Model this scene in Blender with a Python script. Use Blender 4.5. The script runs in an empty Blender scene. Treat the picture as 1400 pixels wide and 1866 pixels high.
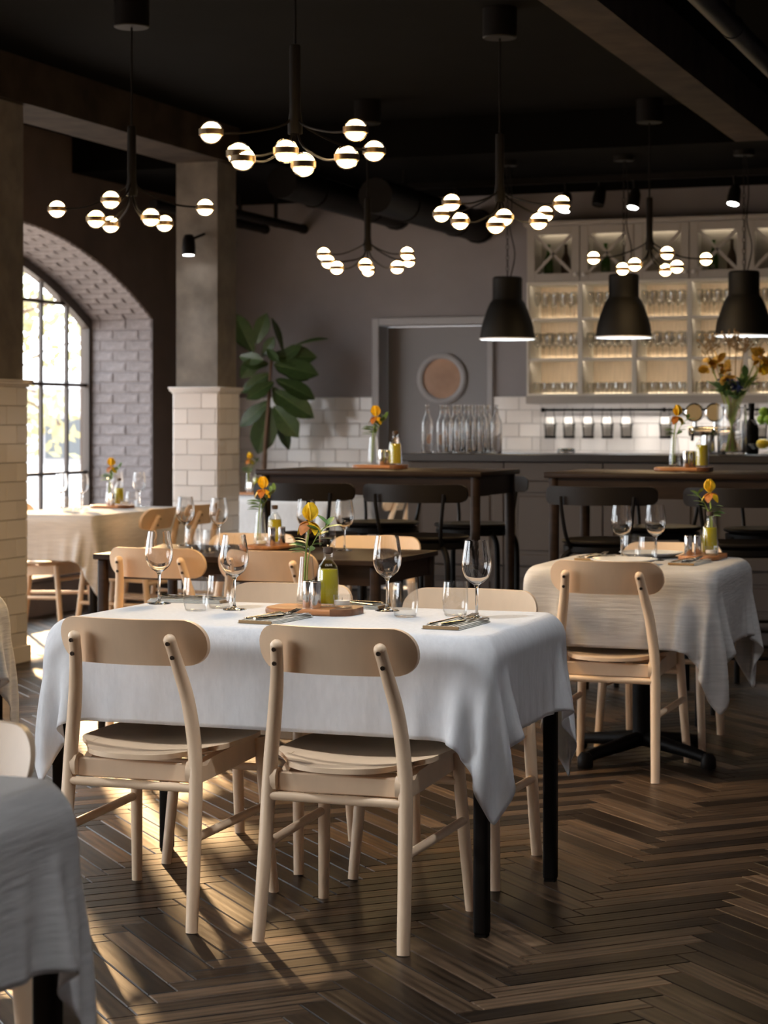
import bpy, bmesh, math, random
import numpy as np
from mathutils import Vector, Matrix, Quaternion
random.seed(7); rng = np.random.default_rng(7)
SC = bpy.context.scene
COL = SC.collection
PI = math.pi

# ------------------------------------------------------------------ camera
F, YH, H, TH = 3700.0, 765.0, 1.287, math.radians(20)
CT, ST = math.cos(TH), math.sin(TH)
cam_d = bpy.data.cameras.new('camera'); cam = bpy.data.objects.new('camera', cam_d); COL.objects.link(cam)
cam.location = (0, 0, H); cam.rotation_euler = (PI/2, 0, TH)
cam_d.sensor_fit = 'HORIZONTAL'; cam_d.sensor_width = 36; cam_d.lens = F/1400*36
cam_d.shift_y = -(933-YH)/1400; cam_d.clip_start = .05; cam_d.clip_end = 300
cam_d.dof.use_dof = True; cam_d.dof.focus_distance = 5.25; cam_d.dof.aperture_fstop = 8.5
SC.camera = cam
# ------------------------------------------------------------------ view, world, sun, big lights
SC.view_settings.view_transform = 'Standard'; SC.view_settings.look = 'None'
SC.view_settings.exposure = 0.0; SC.view_settings.gamma = 1; SC.view_settings.use_curve_mapping = False
SC.cycles.max_bounces = 10; SC.cycles.transparent_max_bounces = 32; SC.cycles.transmission_bounces = 10
SC.cycles.sample_clamp_indirect = 4.0
W = bpy.data.worlds.new('world'); SC.world = W; W.use_nodes = True
W.node_tree.nodes['Background'].inputs[0].default_value = (.90, .95, 1, 1)
W.node_tree.nodes['Background'].inputs[1].default_value = 8.0

def light(name, typ, loc, power, color, direction=None, size=None, size_y=None, spot=None, blend=.5, parent=None):
    d = bpy.data.lights.new(name, typ); d.energy = power; d.color = color
    o = bpy.data.objects.new(name, d); COL.objects.link(o); o.location = loc
    if direction is not None:
        o.rotation_euler = Vector(direction).to_track_quat('-Z', 'Y').to_euler()
    if typ == 'AREA':
        d.shape = 'RECTANGLE'; d.size = size; d.size_y = size_y or size; d.spread = math.radians(120)
    elif typ in ('POINT', 'SPOT'):
        d.shadow_soft_size = size or .03
        if typ == 'SPOT': d.spot_size = math.radians(spot); d.spot_blend = blend
    if parent: o.parent = parent
    return o
SUN_DIR = Vector((.573*math.cos(math.radians(15)), -.819*math.cos(math.radians(15)), -math.sin(math.radians(15))))
sun = light('sun', 'SUN', (-15, 20, 8), 38.0, (1.0, .62, .30), SUN_DIR); sun.data.angle = math.radians(2.6)
UL, UO = -6.69, -7.22                 # window wall: inner face, glass plane
WINDOWS = (11.3, 6.4, 1.5)            # centres of the arched openings along the wall
HALF, APEX, RISE, ARC_R = 2.12, 2.58, .55, 4.36
# daylight of the two arched windows beside and behind the camera
light('window_daylight', 'AREA', (UL-.12, WINDOWS[1], 1.35), 22, (.88, .93, 1), (1, 0, -.35), 3.8, 2.0)
light('window_daylight', 'AREA', (UL-.12, WINDOWS[2], 1.35), 55, (.88, .93, 1), (1, 0, -.35), 3.8, 2.0)

# ------------------------------------------------------------------ pixel -> room helpers
def room(X, Z): return (X*CT-Z*ST, X*ST+Z*CT)
def P(px, py, z):
    k = (py-YH)/(H-z); return room((px-700)/k, F/k)
def atv(px, v):
    a = (px-700)/F; t = v/(a*ST+CT); return room(a*t, t)[0], v, t
def atu(px, u):
    a = (px-700)/F; t = u/(a*CT-ST); return u, room(a*t, t)[1], t
def zat(py, Z): return H-(py-YH)*Z/F
def proj(u, v, z):
    X = u*CT+v*ST; Z = -u*ST+v*CT
    return 700+F*X/Z, YH+(H-z)*F/Z, Z
CAMX = Vector((CT, ST, 0)); CAMZ = Vector((-ST, CT, 0))

# ------------------------------------------------------------------ materials
def mat(name, col, rough=.5, metal=0, noise=None, bump=0, emit=None, spec=.5, scale=(1, 1, 1), **kw):
    m = bpy.data.materials.new(name); m.use_nodes = True
    nt = m.node_tree; b = nt.nodes['Principled BSDF']
    b.inputs['Base Color'].default_value = (*col, 1); b.inputs['Roughness'].default_value = rough
    b.inputs['Metallic'].default_value = metal; b.inputs['Specular IOR Level'].default_value = spec
    if emit:
        b.inputs['Emission Color'].default_value = (*emit[0], 1); b.inputs['Emission Strength'].default_value = emit[1]
    for k, v in kw.items(): b.inputs[k.replace('_', ' ')].default_value = v
    if noise:
        tc = nt.nodes.new('ShaderNodeTexCoord'); mp = nt.nodes.new('ShaderNodeMapping'); mp.inputs['Scale'].default_value = scale
        nt.links.new(tc.outputs['Object'], mp.inputs[0])
        n = nt.nodes.new('ShaderNodeTexNoise'); n.inputs['Scale'].default_value = noise[0]; n.inputs['Detail'].default_value = 6
        nt.links.new(mp.outputs[0], n.inputs['Vector'])
        r = nt.nodes.new('ShaderNodeMapRange'); r.inputs[1].default_value = .3; r.inputs[2].default_value = .7
        r.inputs[3].default_value = 1-noise[1]; r.inputs[4].default_value = 1+noise[1]
        nt.links.new(n.outputs[0], r.inputs[0])
        mx = nt.nodes.new('ShaderNodeMix'); mx.data_type = 'RGBA'; mx.blend_type = 'MULTIPLY'; mx.inputs[0].default_value = 1
        mx.inputs[6].default_value = (*col, 1); nt.links.new(r.outputs[0], mx.inputs[7]); nt.links.new(mx.outputs[2], b.inputs['Base Color'])
        if bump:
            bp = nt.nodes.new('ShaderNodeBump'); bp.inputs['Strength'].default_value = 1; bp.inputs['Distance'].default_value = bump
            nt.links.new(n.outputs[0], bp.inputs['Height']); nt.links.new(bp.outputs[0], b.inputs['Normal'])
    return m
def thin_glass(name, tint=(1, 1, 1), ior=1.45, rough=.02):
    m = bpy.data.materials.new(name); m.use_nodes = True; nt = m.node_tree; nt.nodes.clear()
    out = nt.nodes.new('ShaderNodeOutputMaterial'); mx = nt.nodes.new('ShaderNodeMixShader'); fr = nt.nodes.new('ShaderNodeFresnel')
    fr.inputs[0].default_value = ior
    t = nt.nodes.new('ShaderNodeBsdfTransparent'); t.inputs[0].default_value = (*tint, 1)
    g = nt.nodes.new('ShaderNodeBsdfGlossy'); g.inputs['Roughness'].default_value = rough; g.inputs[0].default_value = (.95, .95, .95, 1)
    ge = nt.nodes.new('ShaderNodeNewGeometry'); mr = nt.nodes.new('ShaderNodeMapRange'); mr.inputs[3].default_value = ior; mr.inputs[4].default_value = 1/ior
    nt.links.new(ge.outputs['Backfacing'], mr.inputs[0]); nt.links.new(mr.outputs[0], fr.inputs[0])
    nt.links.new(fr.outputs[0], mx.inputs[0]); nt.links.new(t.outputs[0], mx.inputs[1]); nt.links.new(g.outputs[0], mx.inputs[2])
    nt.links.new(mx.outputs[0], out.inputs[0]); return m
def cloth_mat(name, col, weave=(70, 70, 22), amt=.05, trans=.22):
    m = mat(name, col, .9, noise=(1, amt), bump=.0022, scale=weave, spec=.15)
    nt = m.node_tree; b = nt.nodes['Principled BSDF']; out = nt.nodes['Material Output']
    tr = nt.nodes.new('ShaderNodeBsdfTranslucent'); tr.inputs[0].default_value = (*col, 1)
    mx = nt.nodes.new('ShaderNodeMixShader'); mx.inputs[0].default_value = trans
    nt.links.new(b.outputs[0], mx.inputs[1]); nt.links.new(tr.outputs[0], mx.inputs[2]); nt.links.new(mx.outputs[0], out.inputs[0])
    return m
def floor_mat():
    m = bpy.data.materials.new('oak_plank'); m.use_nodes = True; nt = m.node_tree; b = nt.nodes['Principled BSDF']; L = nt.links.new
    N = nt.nodes.new
    uv = N('ShaderNodeUVMap'); oi = N('ShaderNodeObjectInfo'); ge = N('ShaderNodeNewGeometry')
    ad = N('ShaderNodeMath'); ad.operation = 'ADD'; L(oi.outputs['Random'], ad.inputs[0]); L(ge.outputs['Random Per Island'], ad.inputs[1])
    fr = N('ShaderNodeMath'); fr.operation = 'FRACT'; L(ad.outputs[0], fr.inputs[0])
    cx = N('ShaderNodeCombineXYZ'); mu = N('ShaderNodeMath'); mu.operation = 'MULTIPLY'; mu.inputs[1].default_value = 37.3
    L(fr.outputs[0], mu.inputs[0]); L(mu.outputs[0], cx.inputs[0]); L(mu.outputs[0], cx.inputs[1])
    va = N('ShaderNodeVectorMath'); L(uv.outputs[0], va.inputs[0]); L(cx.outputs[0], va.inputs[1])
    mp = N('ShaderNodeMapping'); mp.inputs['Scale'].default_value = (2.2, 22, 1); L(va.outputs[0], mp.inputs[0])
    n1 = N('ShaderNodeTexNoise'); n1.inputs['Scale'].default_value = 1.6; n1.inputs['Detail'].default_value = 3; L(mp.outputs[0], n1.inputs['Vector'])
    # rings of the grain: distance field warped by noise
    m2 = N('ShaderNodeMapping'); m2.inputs['Scale'].default_value = (5.0, 30, 1); L(va.outputs[0], m2.inputs[0])
    wv = N('ShaderNodeTexWave'); wv.wave_type = 'BANDS'; wv.bands_direction = 'Y'; wv.inputs['Scale'].default_value = .42
    wv.inputs['Distortion'].default_value = 11; wv.inputs['Detail'].default_value = 2; wv.inputs['Detail Scale'].default_value = .35
    L(m2.outputs[0], wv.inputs['Vector'])
    m3 = N('ShaderNodeMapping'); m3.inputs['Scale'].default_value = (14, 320, 1); L(va.outputs[0], m3.inputs[0])
    n3 = N('ShaderNodeTexNoise'); n3.inputs['Scale'].default_value = 1; L(m3.outputs[0], n3.inputs['Vector'])
    s1 = N('ShaderNodeMath'); s1.operation = 'MULTIPLY_ADD'; s1.inputs[1].default_value = .22; L(wv.outputs['Fac'], s1.inputs[0]); L(n1.outputs[0], s1.inputs[2])
    s2 = N('ShaderNodeMath'); s2.operation = 'MULTIPLY_ADD'; s2.inputs[1].default_value = .32; L(n3.outputs[0], s2.inputs[0]); L(s1.outputs[0], s2.inputs[2])
    rp = N('ShaderNodeValToRGB'); rp.color_ramp.elements[0].position = .45; rp.color_ramp.elements[0].color = (.006, .0034, .002, 1)
    rp.color_ramp.elements[1].position = .95; rp.color_ramp.elements[1].color = (.058, .036, .021, 1); L(s2.outputs[0], rp.inputs[0])
    pw = N('ShaderNodeMapRange'); pw.inputs[3].default_value = .35; pw.inputs[4].default_value = 2.9
    p2 = N('ShaderNodeMath'); p2.operation = 'POWER'; p2.inputs[1].default_value = 2.2; L(fr.outputs[0], p2.inputs[0]); L(p2.outputs[0], pw.inputs[0])
    mx = N('ShaderNodeMix'); mx.data_type = 'RGBA'; mx.blend_type = 'MULTIPLY'; mx.inputs[0].default_value = 1
    L(rp.outputs[0], mx.inputs[6]); L(pw.outputs[0], mx.inputs[7]); L(mx.outputs[2], b.inputs['Base Color'])
    b.inputs['Roughness'].default_value = .38; b.inputs['Specular IOR Level'].default_value = .14
    bp = N('ShaderNodeBump'); bp.inputs['Distance'].default_value = .0006; L(s2.outputs[0], bp.inputs['Height']); L(bp.outputs[0], b.inputs['Normal'])
    return m
def tile_mat(name, col):
    m = mat(name, col, .14, noise=(3, .03), spec=.5)
    nt = m.node_tree; b = nt.nodes['Principled BSDF']; oi = nt.nodes.new('ShaderNodeObjectInfo')
    r = nt.nodes.new('ShaderNodeMapRange'); r.inputs[3].default_value = .88; r.inputs[4].default_value = 1.04; nt.links.new(oi.outputs['Random'], r.inputs[0])
    src = b.inputs['Base Color'].links[0].from_socket
    mx = nt.nodes.new('ShaderNodeMix'); mx.data_type = 'RGBA'; mx.blend_type = 'MULTIPLY'; mx.inputs[0].default_value = 1
    nt.links.new(src, mx.inputs[6]); nt.links.new(r.outputs[0], mx.inputs[7]); nt.links.new(mx.outputs[2], b.inputs['Base Color']); return m
M = dict(
    plank=floor_mat(), subfloor=mat('subfloor', (.012, .008, .005), .9),
    ceiling=mat('black_ceiling', (.0022, .002, .0018), .9, spec=.04, noise=(4, .3)),
    beam=mat('dark_beam', (.030, .022, .017), .8, spec=.1, noise=(6, .4), bump=.004),
    plaster=mat('grey_plaster', (.235, .215, .225), .85, noise=(2.5, .09), bump=.004),
    leftwall=mat('brown_wall', (.085, .055, .040), .8, noise=(3, .25), bump=.004),
    pillar=mat('concrete_pillar', (.13, .115, .10), .8, noise=(7, .28), bump=.004),
    brick=mat('painted_brick', (.20, .185, .195), .8, noise=(22, .2), bump=.009),
    mortar=mat('mortar', (.18, .165, .172), .9), grout=mat('grout', (.34, .32, .31), .9),
    tile=tile_mat('white_tile', (.66, .63, .61)), trimwhite=mat('white_moulding', (.62, .59, .57), .4),
    doorframe=mat('grey_frame', (.30, .29, .30), .45), doorpaint=mat('grey_door', (.20, .19, .20), .5),
    tanpane=mat('tan_pane', (.36, .20, .12), .25, noise=(5, .2)),
    birch=mat('birch', (.80, .585, .39), .42, noise=(3, .07), scale=(4, 4, .6), bump=.0006),
    black=mat('black_wood', (.009, .0066, .0052), .5, spec=.12), blackmetal=mat('black_metal', (.005, .0042, .004), .5, spec=.1),
    darkwood=mat('dark_brown_wood', (.022, .013, .009), .45, spec=.14, noise=(5, .3), scale=(1, 8, 8)),
    counterbody=mat('taupe_front', (.075, .060, .054), .5), countertop=mat('dark_worktop', (.020, .016, .015), .3),
    cabinet=mat('grey_cabinet', (.34, .31, .285), .45), shelf=mat('cream_shelf', (.62, .58, .52), .5),
    shelfback=mat('oak_backing', (.62, .50, .38), .6, noise=(6, .1), scale=(12, 1, 1)),
    led=mat('led_strip', (1, .9, .7), .5, emit=((1, .84, .60), 6.0)), ledw=mat('led_strip_cool', (1, 1, 1), .5, emit=((1, .95, .88), 9.0)),
    cloth=cloth_mat('white_linen', (.82, .82, .83)), clothgrey=cloth_mat('grey_linen', (.66, .64, .62), weave=(9, 9, 120), amt=.12),
    steel=mat('polished_steel', (.75, .74, .73), .14, 1), chrome=mat('chrome', (.8, .8, .8), .08, 1), cutlery=mat('cutlery', (.72, .66, .58), .18, 1),
    screw=mat('dark_screw', (.05, .035, .025), .35, .8), traywood=mat('acacia', (.40, .165, .06), .4, noise=(4, .45), scale=(1, 9, 9)),
    traydark=mat('acacia_heartwood', (.15, .06, .025), .4, noise=(4, .4), scale=(1, 9, 9)),
    oil=mat('olive_oil', (.44, .37, .012), .12, spec=.6), cork=mat('dark_stopper', (.05, .025, .012), .6),
    glass=mat('clear_glass', (1, 1, 1), .0, IOR=1.45, Transmission_Weight=1.0), thin=thin_glass('thin_glass', (.97, .975, .975)),
    shelfglass=thin_glass('shelf_glass', (.86, .86, .85), 1.75), clear=thin_glass('tumbler_glass', (.975, .978, .978), 1.5, .0), pane=thin_glass('window_pane', (.97, .98, .98)), wire=thin_glass('smoky_mesh', (.60, .585, .57), 1.5, .3),
    greenglass=thin_glass('green_glass', (.30, .52, .22)), wax=mat('wax', (.85, .80, .70), .5),
    petal=mat('yellow_petal', (.80, .50, .012), .55, noise=(60, .25)), petalred=mat('rust_petal', (.40, .13, .02), .55, noise=(60, .3)),
    petalblue=mat('blue_petal', (.04, .06, .16), .6, noise=(60, .3)), ochre=mat('ochre_bloom', (.62, .34, .03), .6, noise=(60, .3)),
    stem=mat('stem_green', (.28, .36, .06), .5), leaf=mat('sage_leaf', (.12, .23, .07), .5, noise=(30, .2)),
    figleaf=mat('fig_leaf', (.030, .055, .014), .4, noise=(8, .25)), figvein=mat('fig_vein', (.11, .15, .05), .5), bark=mat('bark', (.10, .055, .03), .8),
    drystem=mat('dry_stem', (.30, .20, .10), .7), pot=mat('pot', (.06, .05, .05), .6),
    plate=mat('white_plate', (.74, .73, .71), .2), napkin=mat('napkin', (.68, .66, .60), .9), stripe=mat('napkin_stripe', (.05, .05, .045), .9),
    napkintan=mat('napkin_edge', (.30, .19, .09), .9), paper=mat('white_paper', (.8, .78, .75), .8),
    shade=mat('black_shade', (.004, .0035, .003), .6, spec=.2), shadein=mat('white_shade_inside', (.9, .9, .9), .5),
    bulb=mat('warm_bulb', (1, .8, .5), .5, emit=((1, .66, .30), 34.0)), bulbcool=mat('cool_bulb', (1, 1, 1), .5, emit=((.86, .96, 1), 60.0)),
    spotface=mat('spot_lens', (1, 1, 1), .5, emit=((1, .97, .92), 30.0)), brass=mat('bronze_band', (.16, .11, .06), .35, .9),
    medallion=mat('gold_badge', (.45, .33, .16), .4, .3), winframe=mat('window_bar', (.045, .032, .026), .5),
    pavement=mat('pavement', (.5, .45, .4), .9), facade=mat('facade', (.55, .55, .56), .9), facadered=mat('red_door', (.42, .10, .07), .8),
    facadedark=mat('dark_pane', (.08, .09, .10), .3), treeleaf=mat('tree_leaf', (.30, .29, .16), .7), lemon=mat('lemon', (.82, .62, .03), .45), lime=mat('lime', (.26, .50, .05), .4),
)

# ------------------------------------------------------------------ mesh builder
class MB:
    def __init__(s): s.v = []; s.f = []; s.uv = None
    def add(s, vs, fs):
        o = len(s.v); s.v += [tuple(p) for p in vs]; s.f += [tuple(i+o for i in f) for f in fs]; return s
    def box(s, x0, x1, y0, y1, z0, z1, bev=0, seg=1, mtx=None):
        if bev:
            bm = bmesh.new(); bmesh.ops.create_cube(bm, size=1)
            for v in bm.verts: v.co = Vector(((x0+x1)/2+v.co.x*(x1-x0), (y0+y1)/2+v.co.y*(y1-y0), (z0+z1)/2+v.co.z*(z1-z0)))
            bmesh.ops.bevel(bm, geom=bm.edges[:], offset=bev, segments=seg, affect='EDGES', profile=.5)
            bm.verts.index_update(); vs = [v.co.copy() for v in bm.verts]; fs = [[v.index for v in f.verts] for f in bm.faces]; bm.free()
        else:
            vs = [Vector((x, y, z)) for z in (z0, z1) for y in (y0, y1) for x in (x0, x1)]
            fs = [(0, 2, 3, 1), (4, 5, 7, 6), (0, 1, 5, 4), (2, 6, 7, 3), (0, 4, 6, 2), (1, 3, 7, 5)]
        if mtx is not None: vs = [mtx @ v for v in vs]
        return s.add(vs, fs)
    def lathe(s, prof, n=24, c=(0, 0, 0), mtx=None, close=False):
        vs = []; fs = []; k = len(prof)
        for i in range(n):
            a = 2*PI*i/n
            for r, z in prof:
                p = Vector((r*math.cos(a), r*math.sin(a), z)); p = (mtx @ p) if mtx is not None else p
                vs.append((p.x+c[0], p.y+c[1], p.z+c[2]))
        m = k if close else k-1
        for i in range(n):
            j = (i+1) % n
            for q in range(m):
                q2 = (q+1) % k
                if prof[q][0] < 1e-6 and prof[q2][0] < 1e-6: continue
                if prof[q][0] < 1e-6: fs.append((i*k+q, j*k+q2, i*k+q2))
                elif prof[q2][0] < 1e-6: fs.append((i*k+q, j*k+q, i*k+q2))
                else: fs.append((i*k+q, j*k+q, j*k+q2, i*k+q2))
        return s.add(vs, fs)
    def tube(s, pts, rad, n=10, cap=True, flat=None):
        pts = [Vector(p) for p in pts]; k = len(pts)
        rads = rad if isinstance(rad, (list, tuple)) else [rad]*k
        vs = []; fs = []; prev = None
        for i, p in enumerate(pts):
            t = (pts[min(i+1, k-1)]-pts[max(i-1, 0)]).normalized()
            if prev is None:
                a = Vector((0, 0, 1)) if abs(t.z) < .9 else Vector((1, 0, 0)); x = t.cross(a).normalized()
            else:
                x = (prev-t*prev.dot(t)).normalized()
            prev = x; y = t.cross(x)
            for j in range(n):
                a = 2*PI*j/n; q = p+x*(math.cos(a)*rads[i])+y*(math.sin(a)*rads[i]*(flat or 1)); vs.append(q)
        for i in range(k-1):
            for j in range(n):
                j2 = (j+1) % n; fs.append((i*n+j, i*n+j2, (i+1)*n+j2, (i+1)*n+j))
        if cap: fs.append(tuple(range(n-1, -1, -1))); fs.append(tuple((k-1)*n+j for j in range(n)))
        return s.add(vs, fs)
    def prism(s, poly, z0, z1, mtx=None):
        n = len(poly); vs = [Vector((x, y, z0)) for x, y in poly]+[Vector((x, y, z1)) for x, y in poly]
        fs = [tuple(range(n-1, -1, -1)), tuple(range(n, 2*n))]+[(i, (i+1) % n, n+(i+1) % n, n+i) for i in range(n)]
        if mtx is not None: vs = [mtx @ v for v in vs]
        return s.add(vs, fs)
    def sphere(s, c, r, n=10, k=7, sc=(1, 1, 1)):
        prof = [(r*math.sin(PI*i/k), -r*math.cos(PI*i/k)) for i in range(k+1)]; prof[0] = (0, -r); prof[-1] = (0, r)
        return s.lathe(prof, n, c, Matrix.Diagonal((*sc, 1)))
    def mesh(s, name, m, smooth=True, angle=38, recalc=True):
        me = bpy.data.meshes.new(name); me.from_pydata(s.v, [], s.f)
        if recalc:
            bm = bmesh.new(); bm.from_mesh(me); bmesh.ops.recalc_face_normals(bm, faces=bm.faces[:]); bm.to_mesh(me); bm.free()
        me.materials.append(m if not isinstance(m, str) else M[m])
        if smooth:
            me.polygons.foreach_set('use_smooth', [True]*len(me.polygons)); me.set_sharp_from_angle(angle=math.radians(angle))
        return me
    def build(s, name, m, parent=None, smooth=True, angle=38, recalc=True, loc=None):
        return put(name, s.mesh(name, m, smooth, angle, recalc), parent, loc)
def put(name, me, parent=None, loc=None, rz=0):
    o = bpy.data.objects.new(name, me); COL.objects.link(o)
    if parent is not None: o.parent = parent
    if loc is not None: o.location = loc
    if rz: o.rotation_euler = (0, 0, rz)
    return o
def tag(o, label=None, cat=None, group=None, kind=None):
    if label: o['label'] = label
    if cat: o['category'] = cat
    if group: o['group'] = group
    if kind: o['kind'] = kind
    return o
def thing(name, label, cat, loc=(0, 0, 0), rz=0, group=None):
    o = bpy.data.objects.new(name, None); COL.objects.link(o); o.empty_display_size = .1
    o.location = loc; o.rotation_euler = (0, 0, rz); return tag(o, label, cat, group)
KIDS = {}
def copy_tree(o, parent=None):
    c = o.copy(); COL.objects.link(c); c.parent = parent
    for ch in list(o.children): copy_tree(ch, c)
    return c
def dup(o, loc, rz=0, label=None, group=None, tilt=None):
    c = copy_tree(o); c.location = loc; c.rotation_euler = (tilt[0], tilt[1], rz) if tilt else (0, 0, rz)
    if label: c['label'] = label
    if group: c['group'] = group
    return c
class Proto:
    """first use moves the prototype itself, later uses copy it"""
    def __init__(s, maker): s.maker = maker; s.o = None
    def at(s, loc, rz=0, label=None, group=None):
        if s.o is None:
            s.o = s.maker(); s.o.location = loc; s.o.rotation_euler = (0, 0, rz)
            if label: s.o['label'] = label
            if group: s.o['group'] = group
            return s.o
        return dup(s.o, loc, rz, label, group)
def spline(pts, n=6):
    pts = [Vector(p) for p in pts]; out = []
    for i in range(len(pts)-1):
        p0, p1, p2, p3 = pts[max(i-1, 0)], pts[i], pts[i+1], pts[min(i+2, len(pts)-1)]
        for j in range(n):
            t = j/n; out.append(.5*((2*p1)+(p2-p0)*t+(2*p0-5*p1+4*p2-p3)*t*t+(3*p1-p0-3*p2+p3)*t**3))
    out.append(pts[-1]); return out
def struct(name, mb, m, parent=None, **kw):
    o = mb.build(name, m, parent, **kw)
    if parent is None: o['kind'] = 'structure'
    return o

# ================================================================== SETTING
VW = 14.5; UR = 1.6; VF = -2.2; ZC = 3.2; ZB = 2.96
# ---- floor: herringbone planks
PW, PLN = .07, .49
def plank_mesh(name, items):
    """items: list of (matrix, uv offset); top faces chamfered"""
    vs = []; fs = []; uvs = []
    g, b, t = .0009, .0026, .012
    L0, W0 = PLN/2-g, PW/2-g
    base = [(-L0, -W0, -t), (L0, -W0, -t), (L0, W0, -t), (-L0, W0, -t), (-L0, -W0, -b), (L0, -W0, -b), (L0, W0, -b), (-L0, W0, -b),
            (-L0+b, -W0+b, 0), (L0-b, -W0+b, 0), (L0-b, W0-b, 0), (-L0+b, W0-b, 0)]
    bf = [(8, 9, 10, 11)]+[(4+i, 4+(i+1) % 4, 8+(i+1) % 4, 8+i) for i in range(4)]+[(i, (i+1) % 4, 4+(i+1) % 4, 4+i) for i in range(4)]
    for mtx, (ou, ov) in items:
        o = len(vs); vs += [tuple(mtx @ Vector(p)) for p in base]
        for f in bf:
            fs.append(tuple(i+o for i in f)); uvs += [(base[i][0]+ou, base[i][1]+ov) for i in f]
    me = bpy.data.meshes.new(name); me.from_pydata(vs, [], fs); uv = me.uv_layers.new(name='UVMap')
    uv.data.foreach_set('uv', [c for p in uvs for c in p]); me.materials.append(M['plank']); return me
floor = struct('floor', MB().box(UL-.6, UR, VF, VW+.5, -.05, -.0125), 'subfloor', smooth=False)
cells = []
O = Vector((-1.31, 5.03)); n7 = 7
ex = Vector((math.cos(PI/4), math.sin(PI/4))); ey = Vector((-math.sin(PI/4), math.cos(PI/4)))
# a plank of the first family starts (left end) at O and runs along ex
for t in range(-190, 200):
    for m_ in range(-14, 15):
        for kind in (0, 1):
            if kind == 0: c = Vector((t+14*m_+3.5, t+.5)); ang = PI/4
            else: c = Vector((t+14*m_+.5, t+1+3.5)); ang = 3*PI/4
            w = O+ex*(c.x*PW)+ey*(c.y*PW)
            if UL-.2 < w.x < UR-.3 and VF+.3 < w.y < VW-.1:
                # only the part of the floor near the view
                px, py, Z = proj(w.x, w.y, 0) if (-w.x*ST+w.y*CT) > .4 else (0, 9e3, 0)
                vis = -60 < px < 1460 and py < 1920
                if vis or (w.y > 1.2 and w.x > -6 and w.y < 12): cells.append((vis, Z, w, ang))
cells.sort(key=lambda c: (not c[0], c[1]))
single = plank_mesh('plank', [(Matrix.Identity(4), (0, 0))])
for vis, Z, w, ang in cells[:300]:
    put('plank', single, floor, (w.x, w.y, 0), ang)
rest = plank_mesh('planks_beyond', [(Matrix.Translation((c[2].x, c[2].y, 0)) @ Matrix.Rotation(c[3], 4, 'Z'), (random.random()*40, random.random()*40)) for c in cells[300:]])
tag(put('planks_beyond', rest, floor), kind='stuff')

# ---- ceiling, beams, ducts
ceil = struct('ceiling', MB().box(UL-.6, UR+.1, VF-.1, VW+.3, ZC, ZC+.1), 'ceiling', smooth=False)
struct('trim_1', MB().box(-5.82, -5.45, VF, 12.2, ZB, ZC), 'beam', smooth=False)
struct('trim_2', MB().box(-2.19, -1.97, VF, 12.2, ZB, ZC), 'beam', smooth=False)
struct('trim_3', MB().box(UL, UR, 12.2, VW, ZB, ZC), 'ceiling', smooth=False)
def pipe(name, u, v0, v1, z, r, label):
    t = thing(name, label, 'pipe', (u, v0, z))
    MB().tube([(0, 0, 0), (0, v1-v0, 0)], r, 16).build('pipe_run', 'blackmetal', t)
    MB().tube([(0, v1-v0-.03, 0), (0, v1-v0+.005, 0)], r*1.12, 16).build('collar', 'blackmetal', t)
    n = max(2, int((v1-v0)/1.6))
    for i in range(n):
        y = (i+.5)*(v1-v0)/n
        MB().tube([(0, y-.015, 0), (0, y+.015, 0)], r*1.08, 16).box(-.012, .012, y-.01, y+.01, r, ZB+(.24 if y+v0 < 12.2 else 0)-z-.002).build('hanger', 'blackmetal', t)
    return t
pipe('ceiling_pipe', -5.93, 12.3, VW-.02, 2.755, .033, 'slim black pipe under the ceiling ending at the grey wall')
pipe('ceiling_pipe', -6.13, 12.3, VW-.3, 2.735, .033, 'shorter slim black pipe running beside its longer twin')
pipe('ceiling_duct', -5.17, 12.25, VW-.02, 2.84, .105, 'round black duct above the fig plant end of the wall')
pipe('ceiling_duct', -4.52, 12.25, VW-.02, 2.73, .115, 'round black duct ending above the porthole door')
pipe('ceiling_pipe', -1.62, 6.0, 11.9, 3.02, .05, 'black pipe running along the right of the ceiling beam')

# ---- back wall with doorway
DU0, DU1, DZ = -5.309, -4.45, 2.0
bw = MB()
bw.box(UL-.6, DU0-.03, VW, VW+.25, 0, ZC).box(DU1+.03, UR, VW, VW+.25, 0, ZC).box(DU0-.03, DU1+.03, VW, VW+.25, DZ+.03, ZC)
wall_back = struct('wall_back', bw, 'plaster', smooth=False)
TILE_H, TILE_L, TOP = .1, .2, 1.46
def tile_meshes():
    full = MB().box(-.0985, .0985, 0, .009, -.0485, .0485, .002).mesh('tile', 'tile', smooth=False)
    return full
tile_full = tile_meshes()
tile_cache = {}
def tile_piece(w):
    k = round(w, 3)
    if k not in tile_cache:
        tile_cache[k] = tile_full if abs(k-.2) < 1e-4 else MB().box(-k/2+.0015, k/2-.0015, 0, .009, -.0485, .0485, .002).mesh('tile', 'tile', smooth=False)
    return tile_cache[k]
def tile_strip(parent, x0, x1, rows, origin, rz, jog=True):
    """tiles on a face: x runs from x0 to x1 along the face, normal is local -y"""
    R = Matrix.Rotation(rz, 4, 'Z')
    for r in rows:
        z = TOP-TILE_H*(r+.5); x = x0; first = (.1 if (r % 2) else .2) if jog else .2
        while x < x1-.012:
            w = min(first, x1-x); first = .2
            p = R @ Vector((x+w/2, -.009, 0)); j = random.uniform(-.0007, .0007)
            o = put('tile', tile_piece(w), parent, (origin[0]+p.x, origin[1]+p.y, z), rz)
            o.rotation_euler = (random.uniform(-.012, .012), 0, rz+random.uniform(-.008, .008)); x += w
FU0, FU1 = -5.367, -4.407      # door frame outer edges
MBg = MB().box(UL, FU0, VW-.003, VW, .0, TOP).box(FU1, UR, VW-.003, VW, 0, TOP)
MBg.build('grout', 'grout', wall_back, smooth=False)
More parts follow.
